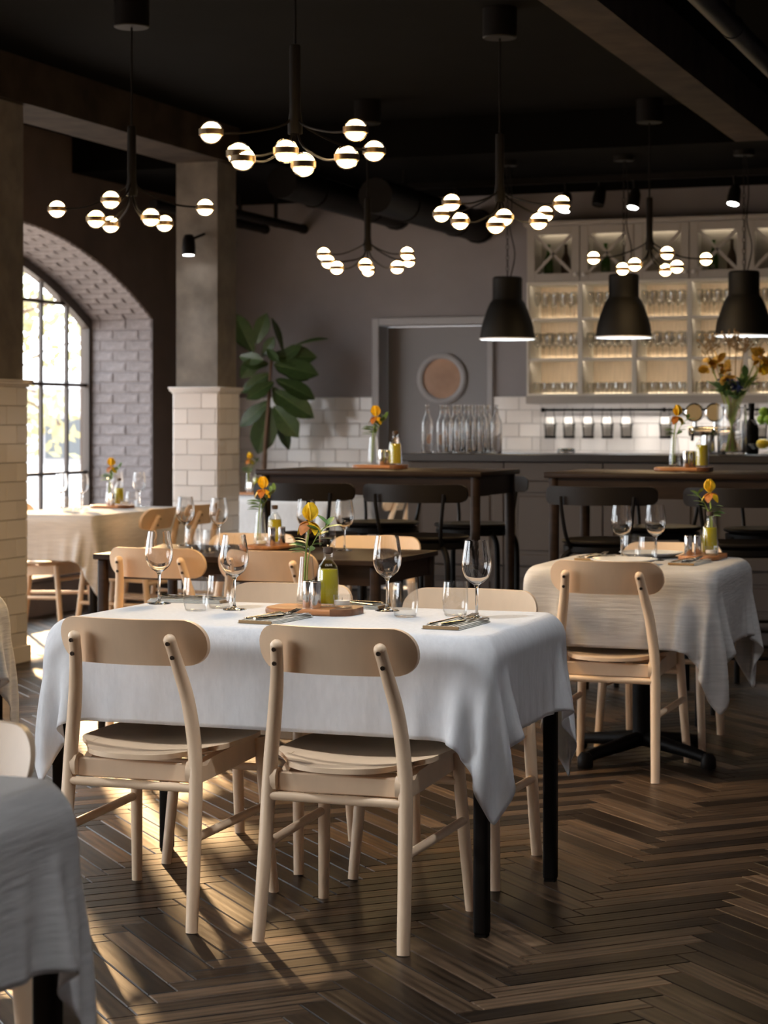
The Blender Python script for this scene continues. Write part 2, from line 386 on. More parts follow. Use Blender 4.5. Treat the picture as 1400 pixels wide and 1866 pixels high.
tile_strip(wall_back, -6.67, FU0, range(0, 9), (0, VW-.003), 0)
tile_strip(wall_back, FU1, -4.04, range(0, 5), (0, VW-.003), 0)
tile_strip(wall_back, -4.04, -2.2, range(0, 5), (0, VW-.003), 0)
# door frame and porthole door
fr = MB()
fr.box(FU0, DU0, VW-.03, VW+.25, 0, DZ+.06, .004).box(DU1, FU1, VW-.03, VW+.25, 0, DZ+.06, .004).box(DU0, DU1, VW-.03, VW+.25, DZ, DZ+.06, .004)
struct('trim_4', fr, 'doorframe')
door = struct('door_1', MB().box(DU0+.003, DU1-.003, VW+.17, VW+.21, .01, DZ-.003, .003), 'doorpaint')
pu, pz = atv(806, VW+.17)[0], zat(690, atv(806, VW+.17)[2])
ring = MB(); RX = Matrix.Rotation(PI/2, 4, 'X')
ring.lathe([(.152, 0), (.152, .018), (.165, .026), (.185, .026), (.198, .018), (.198, 0)], 40, (pu, VW+.17, pz), RX)
ring.build('porthole_ring', 'doorframe', door)
MB().lathe([(0, .004), (.153, .004), (.153, 0), (0, 0)], 40, (pu, VW+.17, pz), RX).build('pane', 'tanpane', door)
MB().box(DU0+.05, DU0+.09, VW+.164, VW+.17, .95, 1.15).build('push_plate', 'steel', door, smooth=False)
# ---- right and rear walls (out of view)
struct('wall_right', MB().box(UR, UR+.15, VF, VW, 0, ZC), 'plaster', smooth=False)
struct('wall_front', MB().box(UL-.6, UR+.15, VF-.15, VF, 0, ZC), 'plaster', smooth=False)

# ---- left wall with three arched openings
def arch_z(d, lower=0): return APEX-lower-(ARC_R-math.sqrt(max(ARC_R**2-d*d, 0)))
SILL = .22
def left_wall():
    mb = MB(); T0, T1 = UL, UO-.07
    edges = [VF]
    for c in sorted(WINDOWS): edges += [c-HALF, c+HALF]
    edges.append(VW)
    for i in range(0, len(edges), 2): mb.box(T1, T0, edges[i], edges[i+1], 0, ZC)
    for c in WINDOWS:
        mb.box(T1, T0, c-HALF, c+HALF, 0, SILL)
        n = 32
        for k in range(n):
            d0, d1 = -HALF+2*HALF*k/n, -HALF+2*HALF*(k+1)/n; za, zb = arch_z(d0), arch_z(d1)
            vs = [(T1, c+d0, za), (T0, c+d0, za), (T0, c+d1, zb), (T1, c+d1, zb), (T1, c+d0, ZC), (T0, c+d0, ZC), (T0, c+d1, ZC), (T1, c+d1, ZC)]
            mb.add(vs, [(0, 1, 2, 3), (1, 5, 6, 2), (0, 3, 7, 4), (4, 7, 6, 5)])
    return mb
wall_left = struct('wall_left', left_wall(), 'leftwall', smooth=False, recalc=False)
# painted bricks lining the far jamb and the arch of the window in view
BR_H, BR_L = .078, .21
bm_full = MB().box(-BR_L/2+.005, BR_L/2-.004, -.005, .016, -BR_H/2+.005, BR_H/2-.005, .005).mesh('brick', 'brick', smooth=False)
bm_half = MB().box(-BR_L/4+.005, BR_L/4-.004, -.005, .016, -BR_H/2+.005, BR_H/2-.005, .005).mesh('brick', 'brick', smooth=False)
def brick_row(place, row, width):
    x = 0; first = BR_L/2 if row % 2 else BR_L
    while x < width-.03:
        w = min(first, BR_L); first = BR_L
        me = bm_full if w > .15 else bm_half
        if x+w > width+.02: me = bm_half; w = BR_L/2
        o = put('brick', me, wall_left); place(o, x+w/2); x += w
jv = WINDOWS[0]+HALF
zspring = arch_z(HALF)
MB().box(UO, UL-.001, jv-.006, jv, SILL, zspring).build('mortar_bed', 'mortar', wall_left, smooth=False)
for r in range(int((zspring-.3)/BR_H)+1):
    def pl(o, x, r=r):
        o.location = (UL-.004-x, jv-.006, zspring-BR_H*(r+.5)); o.rotation_euler = (random.uniform(-.02, .02), random.uniform(-.01, .01), random.uniform(-.02, .02))
        o.scale = (1, 1+random.uniform(-.3, .3), 1)
    brick_row(pl, r, .53)
phi_max = math.asin(HALF/ARC_R); nb = int(2*phi_max*ARC_R/BR_H)
zc0 = APEX-ARC_R
for r in range(nb):
    phi = phi_max-(r+.5)*BR_H/ARC_R
    if phi < -.05: break
    def pl(o, x, phi=phi):
        rr = ARC_R-.006
        o.location = (UL-.004-x, WINDOWS[0]+rr*math.sin(phi), zc0+rr*math.cos(phi))
        o.rotation_euler = (PI/2-phi+random.uniform(-.02, .02), 0, 0); o.scale = (1, 1+random.uniform(-.3, .3), 1)
    brick_row(pl, r, .53)
# ---- the window in view (and its twins' bars)
def window(idx, c):
    parts = MB()
    n = 40; fr_in = []; lo = .10
    root = MB()
    # arched frame
    vs = []
    pts_o = [(c-HALF, SILL)]+[(c+d, arch_z(d)) for d in np.linspace(-HALF, HALF, n)]+[(c+HALF, SILL)]
    pts_i = [(c-HALF+.05, SILL+.06)]+[(c+d*(1-.05/HALF), arch_z(d)-.07) for d in np.linspace(-HALF, HALF, n)]+[(c+HALF-.05, SILL+.06)]
    k = len(pts_o)
    for x in (UO-.03, UO+.03):
        for p in pts_o: vs.append((x, p[0], p[1]))
        for p in pts_i: vs.append((x, p[0], p[1]))
    fs = []
    for i in range(k):
        j = (i+1) % k
        fs += [(i, j, k+j, k+i), (2*k+i, 3*k+i, 3*k+j, 2*k+j), (i, 2*k+i, 2*k+j, j), (k+i, k+j, 3*k+j, 3*k+i)]
    root.add(vs, fs); w = struct('window_%d' % idx, root, 'winframe', smooth=False)
    sp = .373; v0 = c+HALF-.335
    xs = []
    v = 13.084-WINDOWS[0]+c
    while v > c-HALF+.1: xs.append(v); v -= sp
    for v in xs:
        MB().box(UO-.012, UO+.012, v-.014, v+.014, SILL+.05, arch_z(v-c)-.06).build('mullion', 'winframe', w, smooth=False)
    for z in (.90, 1.542, 2.128):
        hw = HALF-.04 if z < zspring else math.sqrt(max(0, ARC_R**2-(z+.07-zc0)**2))
        MB().box(UO-.011, UO+.011, c-hw, c+hw, z-.012, z+.012).build('transom', 'winframe', w, smooth=False)
    gl = MB(); pts = pts_i; gl.add([(UO, p[0], p[1]) for p in pts], [tuple(range(len(pts)))]); gl.build('pane', 'pane', w, smooth=False, recalc=False)
    return w
for i, c in enumerate(WINDOWS): window(i+1, c)
struct('trim_5', MB().box(UO+.03, UL+.02, WINDOWS[0]-HALF, jv, SILL, SILL+.03, .005), 'leftwall')

# ---- tiled pillars
def pillar(n, v0, w=.334, rows=14, ur=-5.484):
    u0, u1, v1 = ur-w, ur, v0+w
    root = struct('wall_pillar_%d' % n, MB().box(u0+.02, u1-.02, v0+.02, v1-.02, TOP, ZB), 'pillar', smooth=False)
    MB().box(u0+.009, u1-.009, v0+.009, v1-.009, 0, TOP).build('grout', 'grout', root, smooth=False)
    rr = range(0, rows)
    tile_strip(root, 0, w-.018, rr, (u0+.009, v0+.009), 0)
    tile_strip(root, 0, w-.018, rr, (u1-.009, v0+.009), PI/2)
    tile_strip(root, 0, w-.018, range(0, 14), (u0+.009, v1-.009), -PI/2)
    cap = MB()
    for i, (e, za, zb) in enumerate(((.022, TOP+.028, TOP+.040), (.016, TOP+.012, TOP+.028), (.006, TOP, TOP+.012))):
        cap.box(u0-e, u1+e, v0-e, v1+e, za, zb, .004)
    cap.build('cap_moulding', 'trimwhite', root)
    MB().box(u0-.012, u1+.012, v0-.012, v1+.012, 0, .09, .004).build('plinth', 'trimwhite', root)
    return root
pillar(1, atu(52, -5.484)[1]-.334); pillar(2, 11.95)

# ================================================================== OUTSIDE
struct('ground_outside', MB().box(-70, UO-.09, -20, 90, -.2, -.12), 'pavement', smooth=False)
bld = thing('street_building', 'pale low building with red doors across the street', 'building', (-19.5, 31, -.12), .5)
MB().box(-12, 12, 0, 6, 0, 1.95).build('wall', 'facade', bld, smooth=False)
MB().box(-12.2, 12.2, -.3, 6.2, 1.95, 2.1).build('roof', 'facade', bld, smooth=False)
for i in range(14):
    x = -11+i*1.65
    if i % 3 == 1: MB().box(x-.4, x+.4, -.06, .02, .0, 1.5).build('door', 'facadered', bld, smooth=False)
    else:
        wd = MB().box(x-.55, x+.55, -.05, .02, .65, 1.5).build('window', 'doorframe', bld, smooth=False)
        MB().box(x-.48, x+.48, -.07, -.05, .72, 1.43).build('pane', 'facadedark', wd, smooth=False)
def street_tree(loc, seed, label, hgt):
    r = random.Random(seed); t = thing('street_tree', label, 'tree', loc)
    MB().tube(spline([(0, 0, 0), (.05, .03, hgt*.3), (-.03, .05, hgt*.6), (.05, 0, hgt)], 5), [.09-.06*i/15 for i in range(16)], 8).build('trunk', 'bark', t)
    br = MB(); lf = MB()
    for i in range(26):
        z0 = hgt*(.3+.65*i/26); a = r.uniform(0, 2*PI); L = r.uniform(.7, 1.9)
        end = Vector((math.cos(a)*L, math.sin(a)*L, z0+r.uniform(-.3, .6)))
        br.tube(spline([(0, 0, z0), end*.5+Vector((0, 0, z0*.5+.15)), end], 3), .014, 5)
        for j in range(34):
            q = Vector((0, 0, z0)).lerp(end, r.uniform(.35, 1.05))+Vector((r.gauss(0, .14), r.gauss(0, .14), r.gauss(0, .14)))
            d = Vector((r.gauss(0, 1), r.gauss(0, 1), r.gauss(0, 1))).normalized()*.09; e = d.orthogonal().normalized()*.04
            lf.add([q-d, q+e, q+d, q-e], [(0, 1, 2, 3)])
    br.build('branches', 'bark', t); tag(lf.build('foliage', 'treeleaf', t, smooth=False, recalc=False), kind='stuff')
street_tree((-12.15, 20.4, -.12), 3, 'thin leafy street tree close outside the arched window', 4.2)
street_tree((-14.4, 23.4, -.12), 5, 'taller leafy street tree farther off across the pavement', 5.2)

# ================================================================== BAR
CV = 11.5; CU0 = -4.045; CU1 = -.9; CH = 1.085
ctr = thing('bar_counter', 'long taupe bar counter with panelled front and dark worktop', 'bar counter', (0, 0, 0))
MB().box(CU0, CU1, CV+.03, CV+.62, .1, CH-.045).build('carcass', 'counterbody', ctr, smooth=False)
MB().box(CU0+.02, CU1, CV+.08, CV+.6, 0, .1).build('plinth', 'counterbody', ctr, smooth=False)
MB().box(CU0-.02, CU1, CV-.02, CV+.68, CH-.045, CH, .004).build('worktop', 'countertop', ctr)
pwid = .6; k = 0; u = CU0+.01
while u < CU1-.1:
    w = min(pwid, CU1-u)
    for (za, zb) in ((.115, .42), (.43, CH-.16)):
        d = MB(); fw = .065
        d.box(u+.003, u+w-.003, CV+.012, CV+.03, za, zb)
        d.box(u+.003, u+fw, CV, CV+.014, za, zb, .003).box(u+w-fw, u+w-.003, CV, CV+.014, za, zb, .003)
        d.box(u+fw, u+w-fw, CV, CV+.014, za, za+fw, .003).box(u+fw, u+w-fw, CV, CV+.014, zb-fw, zb, .003)
        d.box(u+fw+.02, u+w-fw-.02, CV+.004, CV+.014, za+fw+.02, zb-fw-.02, .006)
        d.build('front_panel', 'counterbody', ctr, smooth=False)
    MB().box(u+.003, u+w-.003, CV+.006, CV+.03, CH-.155, CH-.05, .002).build('top_rail', 'counterbody', ctr, smooth=False)
    u += w
# back counter under the wall shelves
bc = thing('back_counter', 'low counter with grey worktop against the tiled bar wall', 'counter', (0, 0, 0))
MB().box(-4.04, -.9, 13.9, VW-.02, 0, .86).build('carcass', 'counterbody', bc, smooth=False)
MB().box(-4.06, -.9, 13.86, VW-.014, .86, .90, .003).build('worktop', 'steel', bc)

CABV = 14.12; CABU = -4.044; CABW = .395; NB = 5
zB, z1, z2, z3, zT = 1.457, 1.712, 2.0, 2.277, 2.68
ordinal = ('first', 'second', 'third', 'fourth', 'fifth')
for i in range(NB):
    u = CABU+i*CABW
    s = thing('open_shelf_unit', '%s cream open shelf bay counted from the doorway end of the bar' % ordinal[i], 'shelf unit', (u, CABV, zB))
    hh = z3-zB
    MB().box(0, .016, 0, .36, 0, hh).build('side_panel', 'shelf', s, smooth=False); MB().box(CABW-.016, CABW-.001, 0, .36, 0, hh).build('side_panel', 'shelf', s, smooth=False)
    MB().box(.016, CABW-.016, .34, .36, 0, hh).build('back_panel', 'shelfback', s, smooth=False)
    for z, nm in ((zB, 'shelf_board'), (z1, 'shelf_board'), (z2, 'shelf_board'), (z3-.018, 'top_board')):
        b = MB().box(.016, CABW-.016, .004, .34, z-zB, z-zB+.018).build(nm, 'shelf', s, smooth=False)
        if nm == 'shelf_board': MB().box(.03, CABW-.03, .322, .338, z-zB+.0185, z-zB+.026).build('led_strip', 'led', b, smooth=False)
    g = thing('glass_door_cabinet', '%s grey wall cabinet with crossed glass door from the doorway end' % ordinal[i], 'cabinet', (u, CABV, z3))
    hh = zT-z3
    bd = MB().box(0, .016, .02, .36, 0, hh).box(CABW-.016, CABW-.001, .02, .36, 0, hh).box(.016, CABW-.016, .34, .36, 0, hh).box(.016, CABW-.016, .02, .34, 0, .016).box(.016, CABW-.016, .02, .34, hh-.016, hh)
    bd.build('body', 'cabinet', g, smooth=False)
    MB().box(.03, CABW-.03, .30, .32, hh-.03, hh-.018).build('led_strip', 'led', g, smooth=False)
    f = .062
    d = MB().box(.003, f, 0, .02, .003, hh-.003, .003).box(CABW-f, CABW-.003, 0, .02, .003, hh-.003, .003).box(f, CABW-f, 0, .02, .003, f, .003).box(f, CABW-f, 0, .02, hh-f, hh-.003, .003)
    dr = d.build('door', 'cabinet', g, smooth=False)
    for sgn in (1, -1):
        ln = math.hypot(CABW-2*f, hh-2*f)/2; an = math.atan2(hh-2*f, CABW-2*f)*sgn
        MB().box(-ln, ln, .002, .016, -.011, .011, mtx=Matrix.Translation((CABW/2, 0, hh/2)) @ Matrix.Rotation(-an, 4, 'Y')).build('cross_bar', 'cabinet', dr, smooth=False)
    MB().box(f-.01, CABW-f+.01, .010, .013, f-.01, hh-f+.01).build('pane', 'thin', dr, smooth=False)
    kx = CABW-.03 if i % 2 == 0 else .03
    MB().lathe([(0, .028), (.012, .026), (.015, .018), (.008, .008), (.006, 0)], 14, (kx, 0, .05), RX).build('knob', 'trimwhite', dr)
crown = struct('trim_6', MB().box(CABU-.02, CABU+NB*CABW+.8, CABV-.02, VW-.02, zT, zT+.035, .006), 'cabinet')
struct('trim_7', MB().box(CABU-.005, CABU+NB*CABW+.8, CABV-.005, CABV+.02, zB-.055, zB, .003).box(CABU-.005, CABU+.012, CABV+.02, VW-.02, zB-.055, zB).box(CABU+.012, CABU+NB*CABW+.8, CABV+.02, VW-.02, zB-.012, zB), 'cabinet')
led = tag(MB().box(CABU+.05, CABU+NB*CABW, CABV+.03, CABV+.055, zB-.022, zB-.0125).build('light_strip', 'ledw', smooth=False), 'slim lit strip under the wall shelves above the tiles', 'light strip')
light('under_shelf_light', 'AREA', (CABU+NB*CABW/2+.2, CABV+.09, zB-.03), 9, (1, .93, .84), (0, .35, -1), 2.2, .06)
for zz in (z1, z2, z3-.018): light('shelf_light', 'AREA', (CABU+NB*CABW/2, CABV+.03, zz-.004), 1.7, (1, .86, .66), (0, .8, -.6), NB*CABW-.05, .015)
# glasses kept on the shelves and in the cabinets
flute_p = [(.0, .004), (.03, .003), (.031, .001), (.031, 0), (.031, .001), (.006, .008), (.004, .02), (.004, .075), (.018, .10), (.026, .14), (.025, .19), (.0235, .19), (.0245, .14), (.0165, .102), (0, .08)]
goblet_p = [(.0, .004), (.032, .003), (.033, .0), (.033, .001), (.006, .008), (.004, .02), (.004, .07), (.03, .10), (.036, .135), (.03, .185), (.0288, .185), (.0348, .135), (.029, .102), (0, .074)]
tumbler_p = [(0, 0), (.030, 0), (.034, .004), (.036, .05), (.034, .09), (.0325, .09), (.0345, .05), (.032, .012), (0, .009)]
me_f = MB().lathe(flute_p, 14).mesh('stored_flute', 'shelfglass', angle=80); me_g = MB().lathe(goblet_p, 14).mesh('stored_wine_glass', 'shelfglass', angle=80); me_t = MB().lathe(tumbler_p, 14).mesh('stored_tumbler', 'shelfglass', angle=80)
for i in range(NB):
    for zi, (z, me, nm, lab) in enumerate(((z2, me_f, 'champagne_flute', 'clear champagne flute on the top board'), (z1, me_g, 'wine_glass', 'clear stemmed wine glass on the middle board'), (zB, me_t, 'tumbler', 'clear short tumbler on the bottom board'))):
        nx = 5 if zi != 1 else 4
        for a in range(nx):
            for b in range(2):
                o = put(nm, me, None, (CABU+i*CABW+.058+(CABW-.127)*a/(nx-1)+(.010 if b else 0), CABV+.09+.13*b, z+.0185))
                if zi == 2: o.scale = (.9, .9, .9)
                tag(o, '%s of the %s lit shelf bay, %s row' % (lab, ordinal[i], ('front', 'back')[b]), 'glass', '%s of bay %s' % ({'wine_glass': 'wine glasses'}.get(nm, nm.replace('_', ' ')+'s'), ordinal[i]))
bot_p = [(0, 0), (.032, 0), (.035, .004), (.035, .13), (.028, .165), (.013, .20), (.012, .25), (.014, .252), (.014, .265), (0, .265)]
for i, (x, m_, lab) in enumerate(((.12, 'greenglass', 'dark green bottle stored in the first crossed glass cabinet'), (.25, 'cork', 'brown bottle stored in the first crossed glass cabinet'), (.15, 'greenglass', 'green bottle stored in the second crossed glass cabinet'), (.28, 'thin', 'clear bottle stored in the second crossed glass cabinet'), (.14, 'greenglass', 'green bottle stored in the fourth crossed glass cabinet'), (.27, 'cork', 'brown bottle stored in the fourth crossed glass cabinet'))):
    b = (0, 0, 1, 1, 3, 3)[i]
    tag(put('bottle', MB().lathe(bot_p, 16).mesh('bottle', m_), None, (CABU+b*CABW+x, CABV+.16, z3+.0165)), lab, 'bottle')
# rail with hanging buckets
rz_ = zat(747, atv(1000, 14.40)[2]); RV = 14.40
u_a, u_b = atv(990, RV)[0], -2.1
rail = thing('hook_rail', 'dark metal rail along the tiled bar wall', 'rail', (0, RV, rz_))
MB().tube([(u_a, 0, 0), (u_b, 0, 0)], .010, 10).build('bar', 'blackmetal', rail)
for u in (u_a, u_a+.9, u_b): MB().tube([(u, 0, 0), (u, VW-RV-.013, 0)], .009, 8).sphere((u, 0, 0), .017).build('bracket', 'blackmetal', rail)
def bucket():
    t = thing('wire_bucket', '', 'bucket')
    MB().lathe([(.036, -.205), (.040, -.20), (.047, -.105), (.0455, -.105), (.0385, -.198), (0, -.2), (0, -.205)], 18).build('mesh_body', 'wire', t)
    MB().lathe([(.045, -.108), (.049, -.108), (.049, -.102), (.045, -.102)], 18, close=True).build('rim', 'blackmetal', t)
    MB().lathe([(.0345, -.208), (.041, -.208), (.043, -.19), (.041, -.19)], 18, close=True).build('base_ring', 'blackmetal', t)
    for sgn in (-1, 1):
        MB().tube([(sgn*.03, .0125*math.cos(a), .0125*math.sin(a)) for a in np.linspace(-.5, PI, 12)]+spline([(sgn*.03, -.0125, -.006), (sgn*.036, -.012, -.06), (sgn*.043, 0, -.107)], 4), .0026, 6).build('hook', 'blackmetal', t)
    return t
buck = Proto(bucket)
roll_me = MB().tube([(0, 0, 0), (0, 0, .138)], .0085, 8).mesh('napkin_roll', 'paper')
for i, px in enumerate((1003, 1037, 1072, 1107, 1142, 1213, 1352, 1388)):
    u = atv(px, RV)[0]; which = ('wire bucket at the rail end nearest the doorway', 'second wire bucket along the rail', 'third wire bucket along the rail', 'fourth wire bucket along the rail', 'fifth wire bucket before the gap in the row', 'wire bucket hanging alone behind the beer tap side', 'wire bucket behind the large flower vase', 'wire bucket behind the fruit stand')[i]
    buck.at((u, RV, rz_), 0, 'dark '+which, 'wire buckets on the rail')
    for j in range(6):
        a = (j+.5)*2*PI/6; o = put('napkin_roll', roll_me, None, (u+.018*math.cos(a), RV+.018*math.sin(a), rz_-.192)); o.rotation_euler = (.06*math.cos(a+1.57), .06*math.cos(a), 0)
        tag(o, 'white rolled napkin standing in the '+which, 'napkin', 'napkin rolls in '+which)

# counter-top things
kb_p = [(0, 0), (.033, 0), (.036, .004), (.036, .17), (.031, .20), (.015, .235), (.0125, .28), (.0145, .282), (.0145, .292), (.0125, .292), (.011, .28), (.013, .235), (.029, .198), (.0335, .168), (.0335, .012), (0, .010)]
kb_me = MB().lathe(kb_p, 20).mesh('glass_bottle', 'glass', angle=80)
for i, (px, dv) in enumerate(((779, .14), (806, .23), (816, .12), (829, .32), (838, .14), (850, .23), (858, .13), (870, .32), (880, .14), (890, .23), (904, .13))):
    tag(put('glass_bottle', kb_me, None, (atv(px, CV+dv)[0], CV+dv, CH+.0005)), 'clear empty glass bottle in the %s row of the cluster on the bar counter' % ('front' if dv < .2 else 'back'), 'bottle', 'clear bottles on the bar counter')
# beer tap
tu = atv(1290, CV+.42)[0]
tap = thing('beer_tap', 'chrome beer tap with three round gold badges on the bar counter', 'beer tap', (tu, CV+.42, CH))
MB().lathe([(0, 0), (.07, 0), (.07, .012), (.045, .02), (.04, .11), (.05, .12), (0, .12)], 24).build('column', 'steel', tap)
MB().tube([(-.11, 0, .135), (.16, 0, .135)], .03, 18).build('crossbar', 'steel', tap)
for i, x in enumerate((-.075, .045, .155)):
    bg = MB().lathe([(0, -.012), (.048, -.012), (.056, -.006), (.056, .008), (.048, .012), (0, .012)], 28, (x, -.02, .245), RX).build('badge_rim', 'chrome', tap)
    MB().lathe([(0, .0015), (.047, .0015), (.047, 0), (0, 0)], 28, (x, -.032, .245), RX).build('badge_face', 'medallion', bg)
    MB().tube([(x, 0, .15), (x, 0, .19)], .012, 10).build('badge_post', 'chrome', tap)
    MB().tube(spline([(x, -.02, .14), (x, -.07, .135), (x, -.085, .08)], 4), .010, 8).build('spout', 'chrome', tap)
# big vase with bouquet
def leafblade(L, w, curl=.2, n=6):
    vs = []; fs = []
    for i in range(n+1):
        t = i/n; ww = w*math.sin(PI*min(1, t*.94+.03))**.8; z = -curl*L*t*t
        vs += [(L*t, -ww, z+.18*ww), (L*t, 0, z), (L*t, ww, z+.18*ww)]
    for i in range(n): fs += [(3*i, 3*i+3, 3*i+4, 3*i+1), (3*i+1, 3*i+4, 3*i+5, 3*i+2)]
    return vs, fs
def orient(p, d, roll=0):
    d = Vector(d).normalized(); q = d.to_track_quat('X', 'Z'); return Matrix.Translation(p) @ q.to_matrix().to_4x4() @ Matrix.Rotation(roll, 4, 'X')
bu = atv(1334, CV+.2)[0]
vase = tag(MB().lathe([(0, 0), (.078, 0), (.083, .006), (.085, .15), (.082, .29), (.079, .29), (.0815, .15), (.078, .022), (0, .018)], 32).build('flower_vase', 'glass', None, angle=80, loc=(bu, CV+.2, CH+.0005)), 'large clear glass cylinder vase holding a mixed bouquet', 'vase')
def bouquet():
    r = random.Random(4); t = thing('bouquet', 'mixed bouquet of ochre and blue flowers in the large vase', 'flowers', (bu, CV+.2, CH+.022))
    spec = [(-.17, .60, 'dry'), (-.13, .62, 'dry'), (-.02, .64, 'dry'), (.04, .63, 'dry'), (.09, .62, 'dry'), (-.15, .52, 'ochre'), (-.09, .53, 'ochre'), (-.06, .47, 'ochre'), (.16, .56, 'ochre'), (.21, .54, 'ochre'), (.17, .49, 'petal'), (-.03, .41, 'petalblue'), (.03, .37, 'petalblue'), (-.09, .36, 'leafy'), (.08, .42, 'leafy'), (.11, .40, 'leafy'), (-.05, .33, 'leafy'), (.02, .30, 'leafy')]
    for i, (x, z, kind) in enumerate(spec):
        x = x*.92; y = r.uniform(-.05, .05); p0 = Vector((-x*.22, -y*.4, .004)); p1 = Vector((x*.28, y*.5, .28)); p2 = CAMX*x+CAMZ*y*1.4+Vector((0, 0, z))
        st = MB().tube(spline([p0, p1, p2], 5), .0032, 6).build('stem', 'drystem' if kind == 'dry' else 'stem', t)
        hd = MB()
        if kind == 'dry':
            for j in range(9):
                d = Vector((r.gauss(0, .5), r.gauss(0, .5), r.uniform(.3, 1))).normalized(); q = p2-Vector((0, 0, .06*r.random()))
                hd.tube([q, q+d*r.uniform(.04, .09)], .003, 5); hd.sphere(q+d*.07, .008, 6, 4)
            hd.build('seed_head', 'drystem', st)
        elif kind in ('ochre', 'petal'):
            for j in range(11):
                d = Vector((r.gauss(0, 1), r.gauss(0, 1), r.gauss(.2, .8))).normalized(); vs, fs = leafblade(r.uniform(.045, .075), .02, r.uniform(-.3, .5)); m_ = orient(p2+d*.004-Vector((0, 0, r.uniform(0, .05))), d, r.uniform(0, 6))
                hd.add([m_ @ Vector(v) for v in vs], fs)
            hd.build('bloom', kind, st, recalc=False)
        elif kind == 'petalblue':
            for j in range(30):
                d = Vector((r.gauss(0, 1), r.gauss(0, 1), r.gauss(.2, .8))).normalized(); vs, fs = leafblade(.05, .011, .2, 3); m_ = orient(p2, d, r.uniform(0, 6)); hd.add([m_ @ Vector(v) for v in vs], fs)
            hd.build('bloom', 'petalblue', st, recalc=False)
        else:
            for j in range(9):
                d = Vector((r.gauss(x*4, .7), r.gauss(0, .7), r.uniform(.45, 1))).normalized(); vs, fs = leafblade(r.uniform(.06, .1), .02, .2); q_ = p2.lerp(p1, r.random()*.4); q_.z = max(q_.z, .30); m_ = orient(q_, d, r.uniform(-.5, .5)); hd.add([m_ @ Vector(v) for v in vs], fs)
            hd.build('leaf_spray', 'leaf', st, recalc=False)
bouquet()
# fruit stand at the edge of view, pitcher and dark bottle
fu = atv(1404, CV+.40)[0]
fs_ = thing('fruit_stand', 'two tier clear glass fruit stand on the bar counter', 'fruit stand', (fu, CV+.40, CH))
MB().lathe([(0, 0), (.06, 0), (.06, .006), (.012, .016), (.01, .34), (.0, .345)], 20).build('stem', 'thin', fs_)
for z, r_ in ((.03, .13), (.17, .11)):
    MB().lathe([(0, z), (r_*.8, z), (r_, z+.03), (r_-.004, z+.032), (r_*.78, z+.005), (0, z+.005)], 28).build('tier', 'thin', fs_)
for i, (x, y, z, m_, fz) in enumerate([(.062*math.cos(a), .062*math.sin(a), .0628, 'lemon', a+PI/2) for a in (PI*.25, PI*.75, PI*1.25, PI*1.75)]+[(.049*math.cos(a), .049*math.sin(a), .2035, 'lime', a+PI/2) for a in (0, PI/2, PI, PI*1.5)]+[(-.031, -.031, .2495, 'lime', .6)]):
    mb = MB().lathe([(0, -.036), (.006, -.034), (.012, -.029), (.024, -.016), (.028, 0), (.024, .016), (.012, .029), (.007, .033), (0, .036)] if m_ == 'lemon' else [(0, -.03), (.014, -.026), (.026, -.012), (.029, 0), (.026, .013), (.014, .026), (.004, .030), (0, .031)], 16, (0, 0, 0), Matrix.Rotation(PI/2, 4, 'Y'))
    o = mb.build(m_, m_, None, loc=(fu+x, CV+.40+y, CH+z)); o.rotation_euler = (0, 0, fz)
    tag(o, 'yellow lemon on the lower tier of the glass fruit stand' if m_ == 'lemon' else 'green lime on the upper tier of the glass fruit stand', m_, m_+'s on the fruit stand')
tag(put('bottle', MB().lathe([(0, 0), (.04, 0), (.043, .005), (.043, .15), (.035, .18), (.016, .21), (.015, .27), (.019, .272), (.019, .30), (0, .30)], 20).mesh('bottle', 'blackmetal'), None, (atv(1370, CV+.61)[0], CV+.61, CH+.0005)), 'black bottle between the large vase and the fruit stand', 'bottle')
tag(put('glass_ashtray', MB().lathe([(0, 0), (.05, 0), (.055, .01), (.05, .03), (.044, .03), (.04, .012), (0, .01)], 20).mesh('glass_ashtray', 'glass', angle=80), None, (atv(1032, CV+.3)[0], CV+.3, CH+.0005)), 'small clear glass dish on the empty stretch of the counter', 'dish')

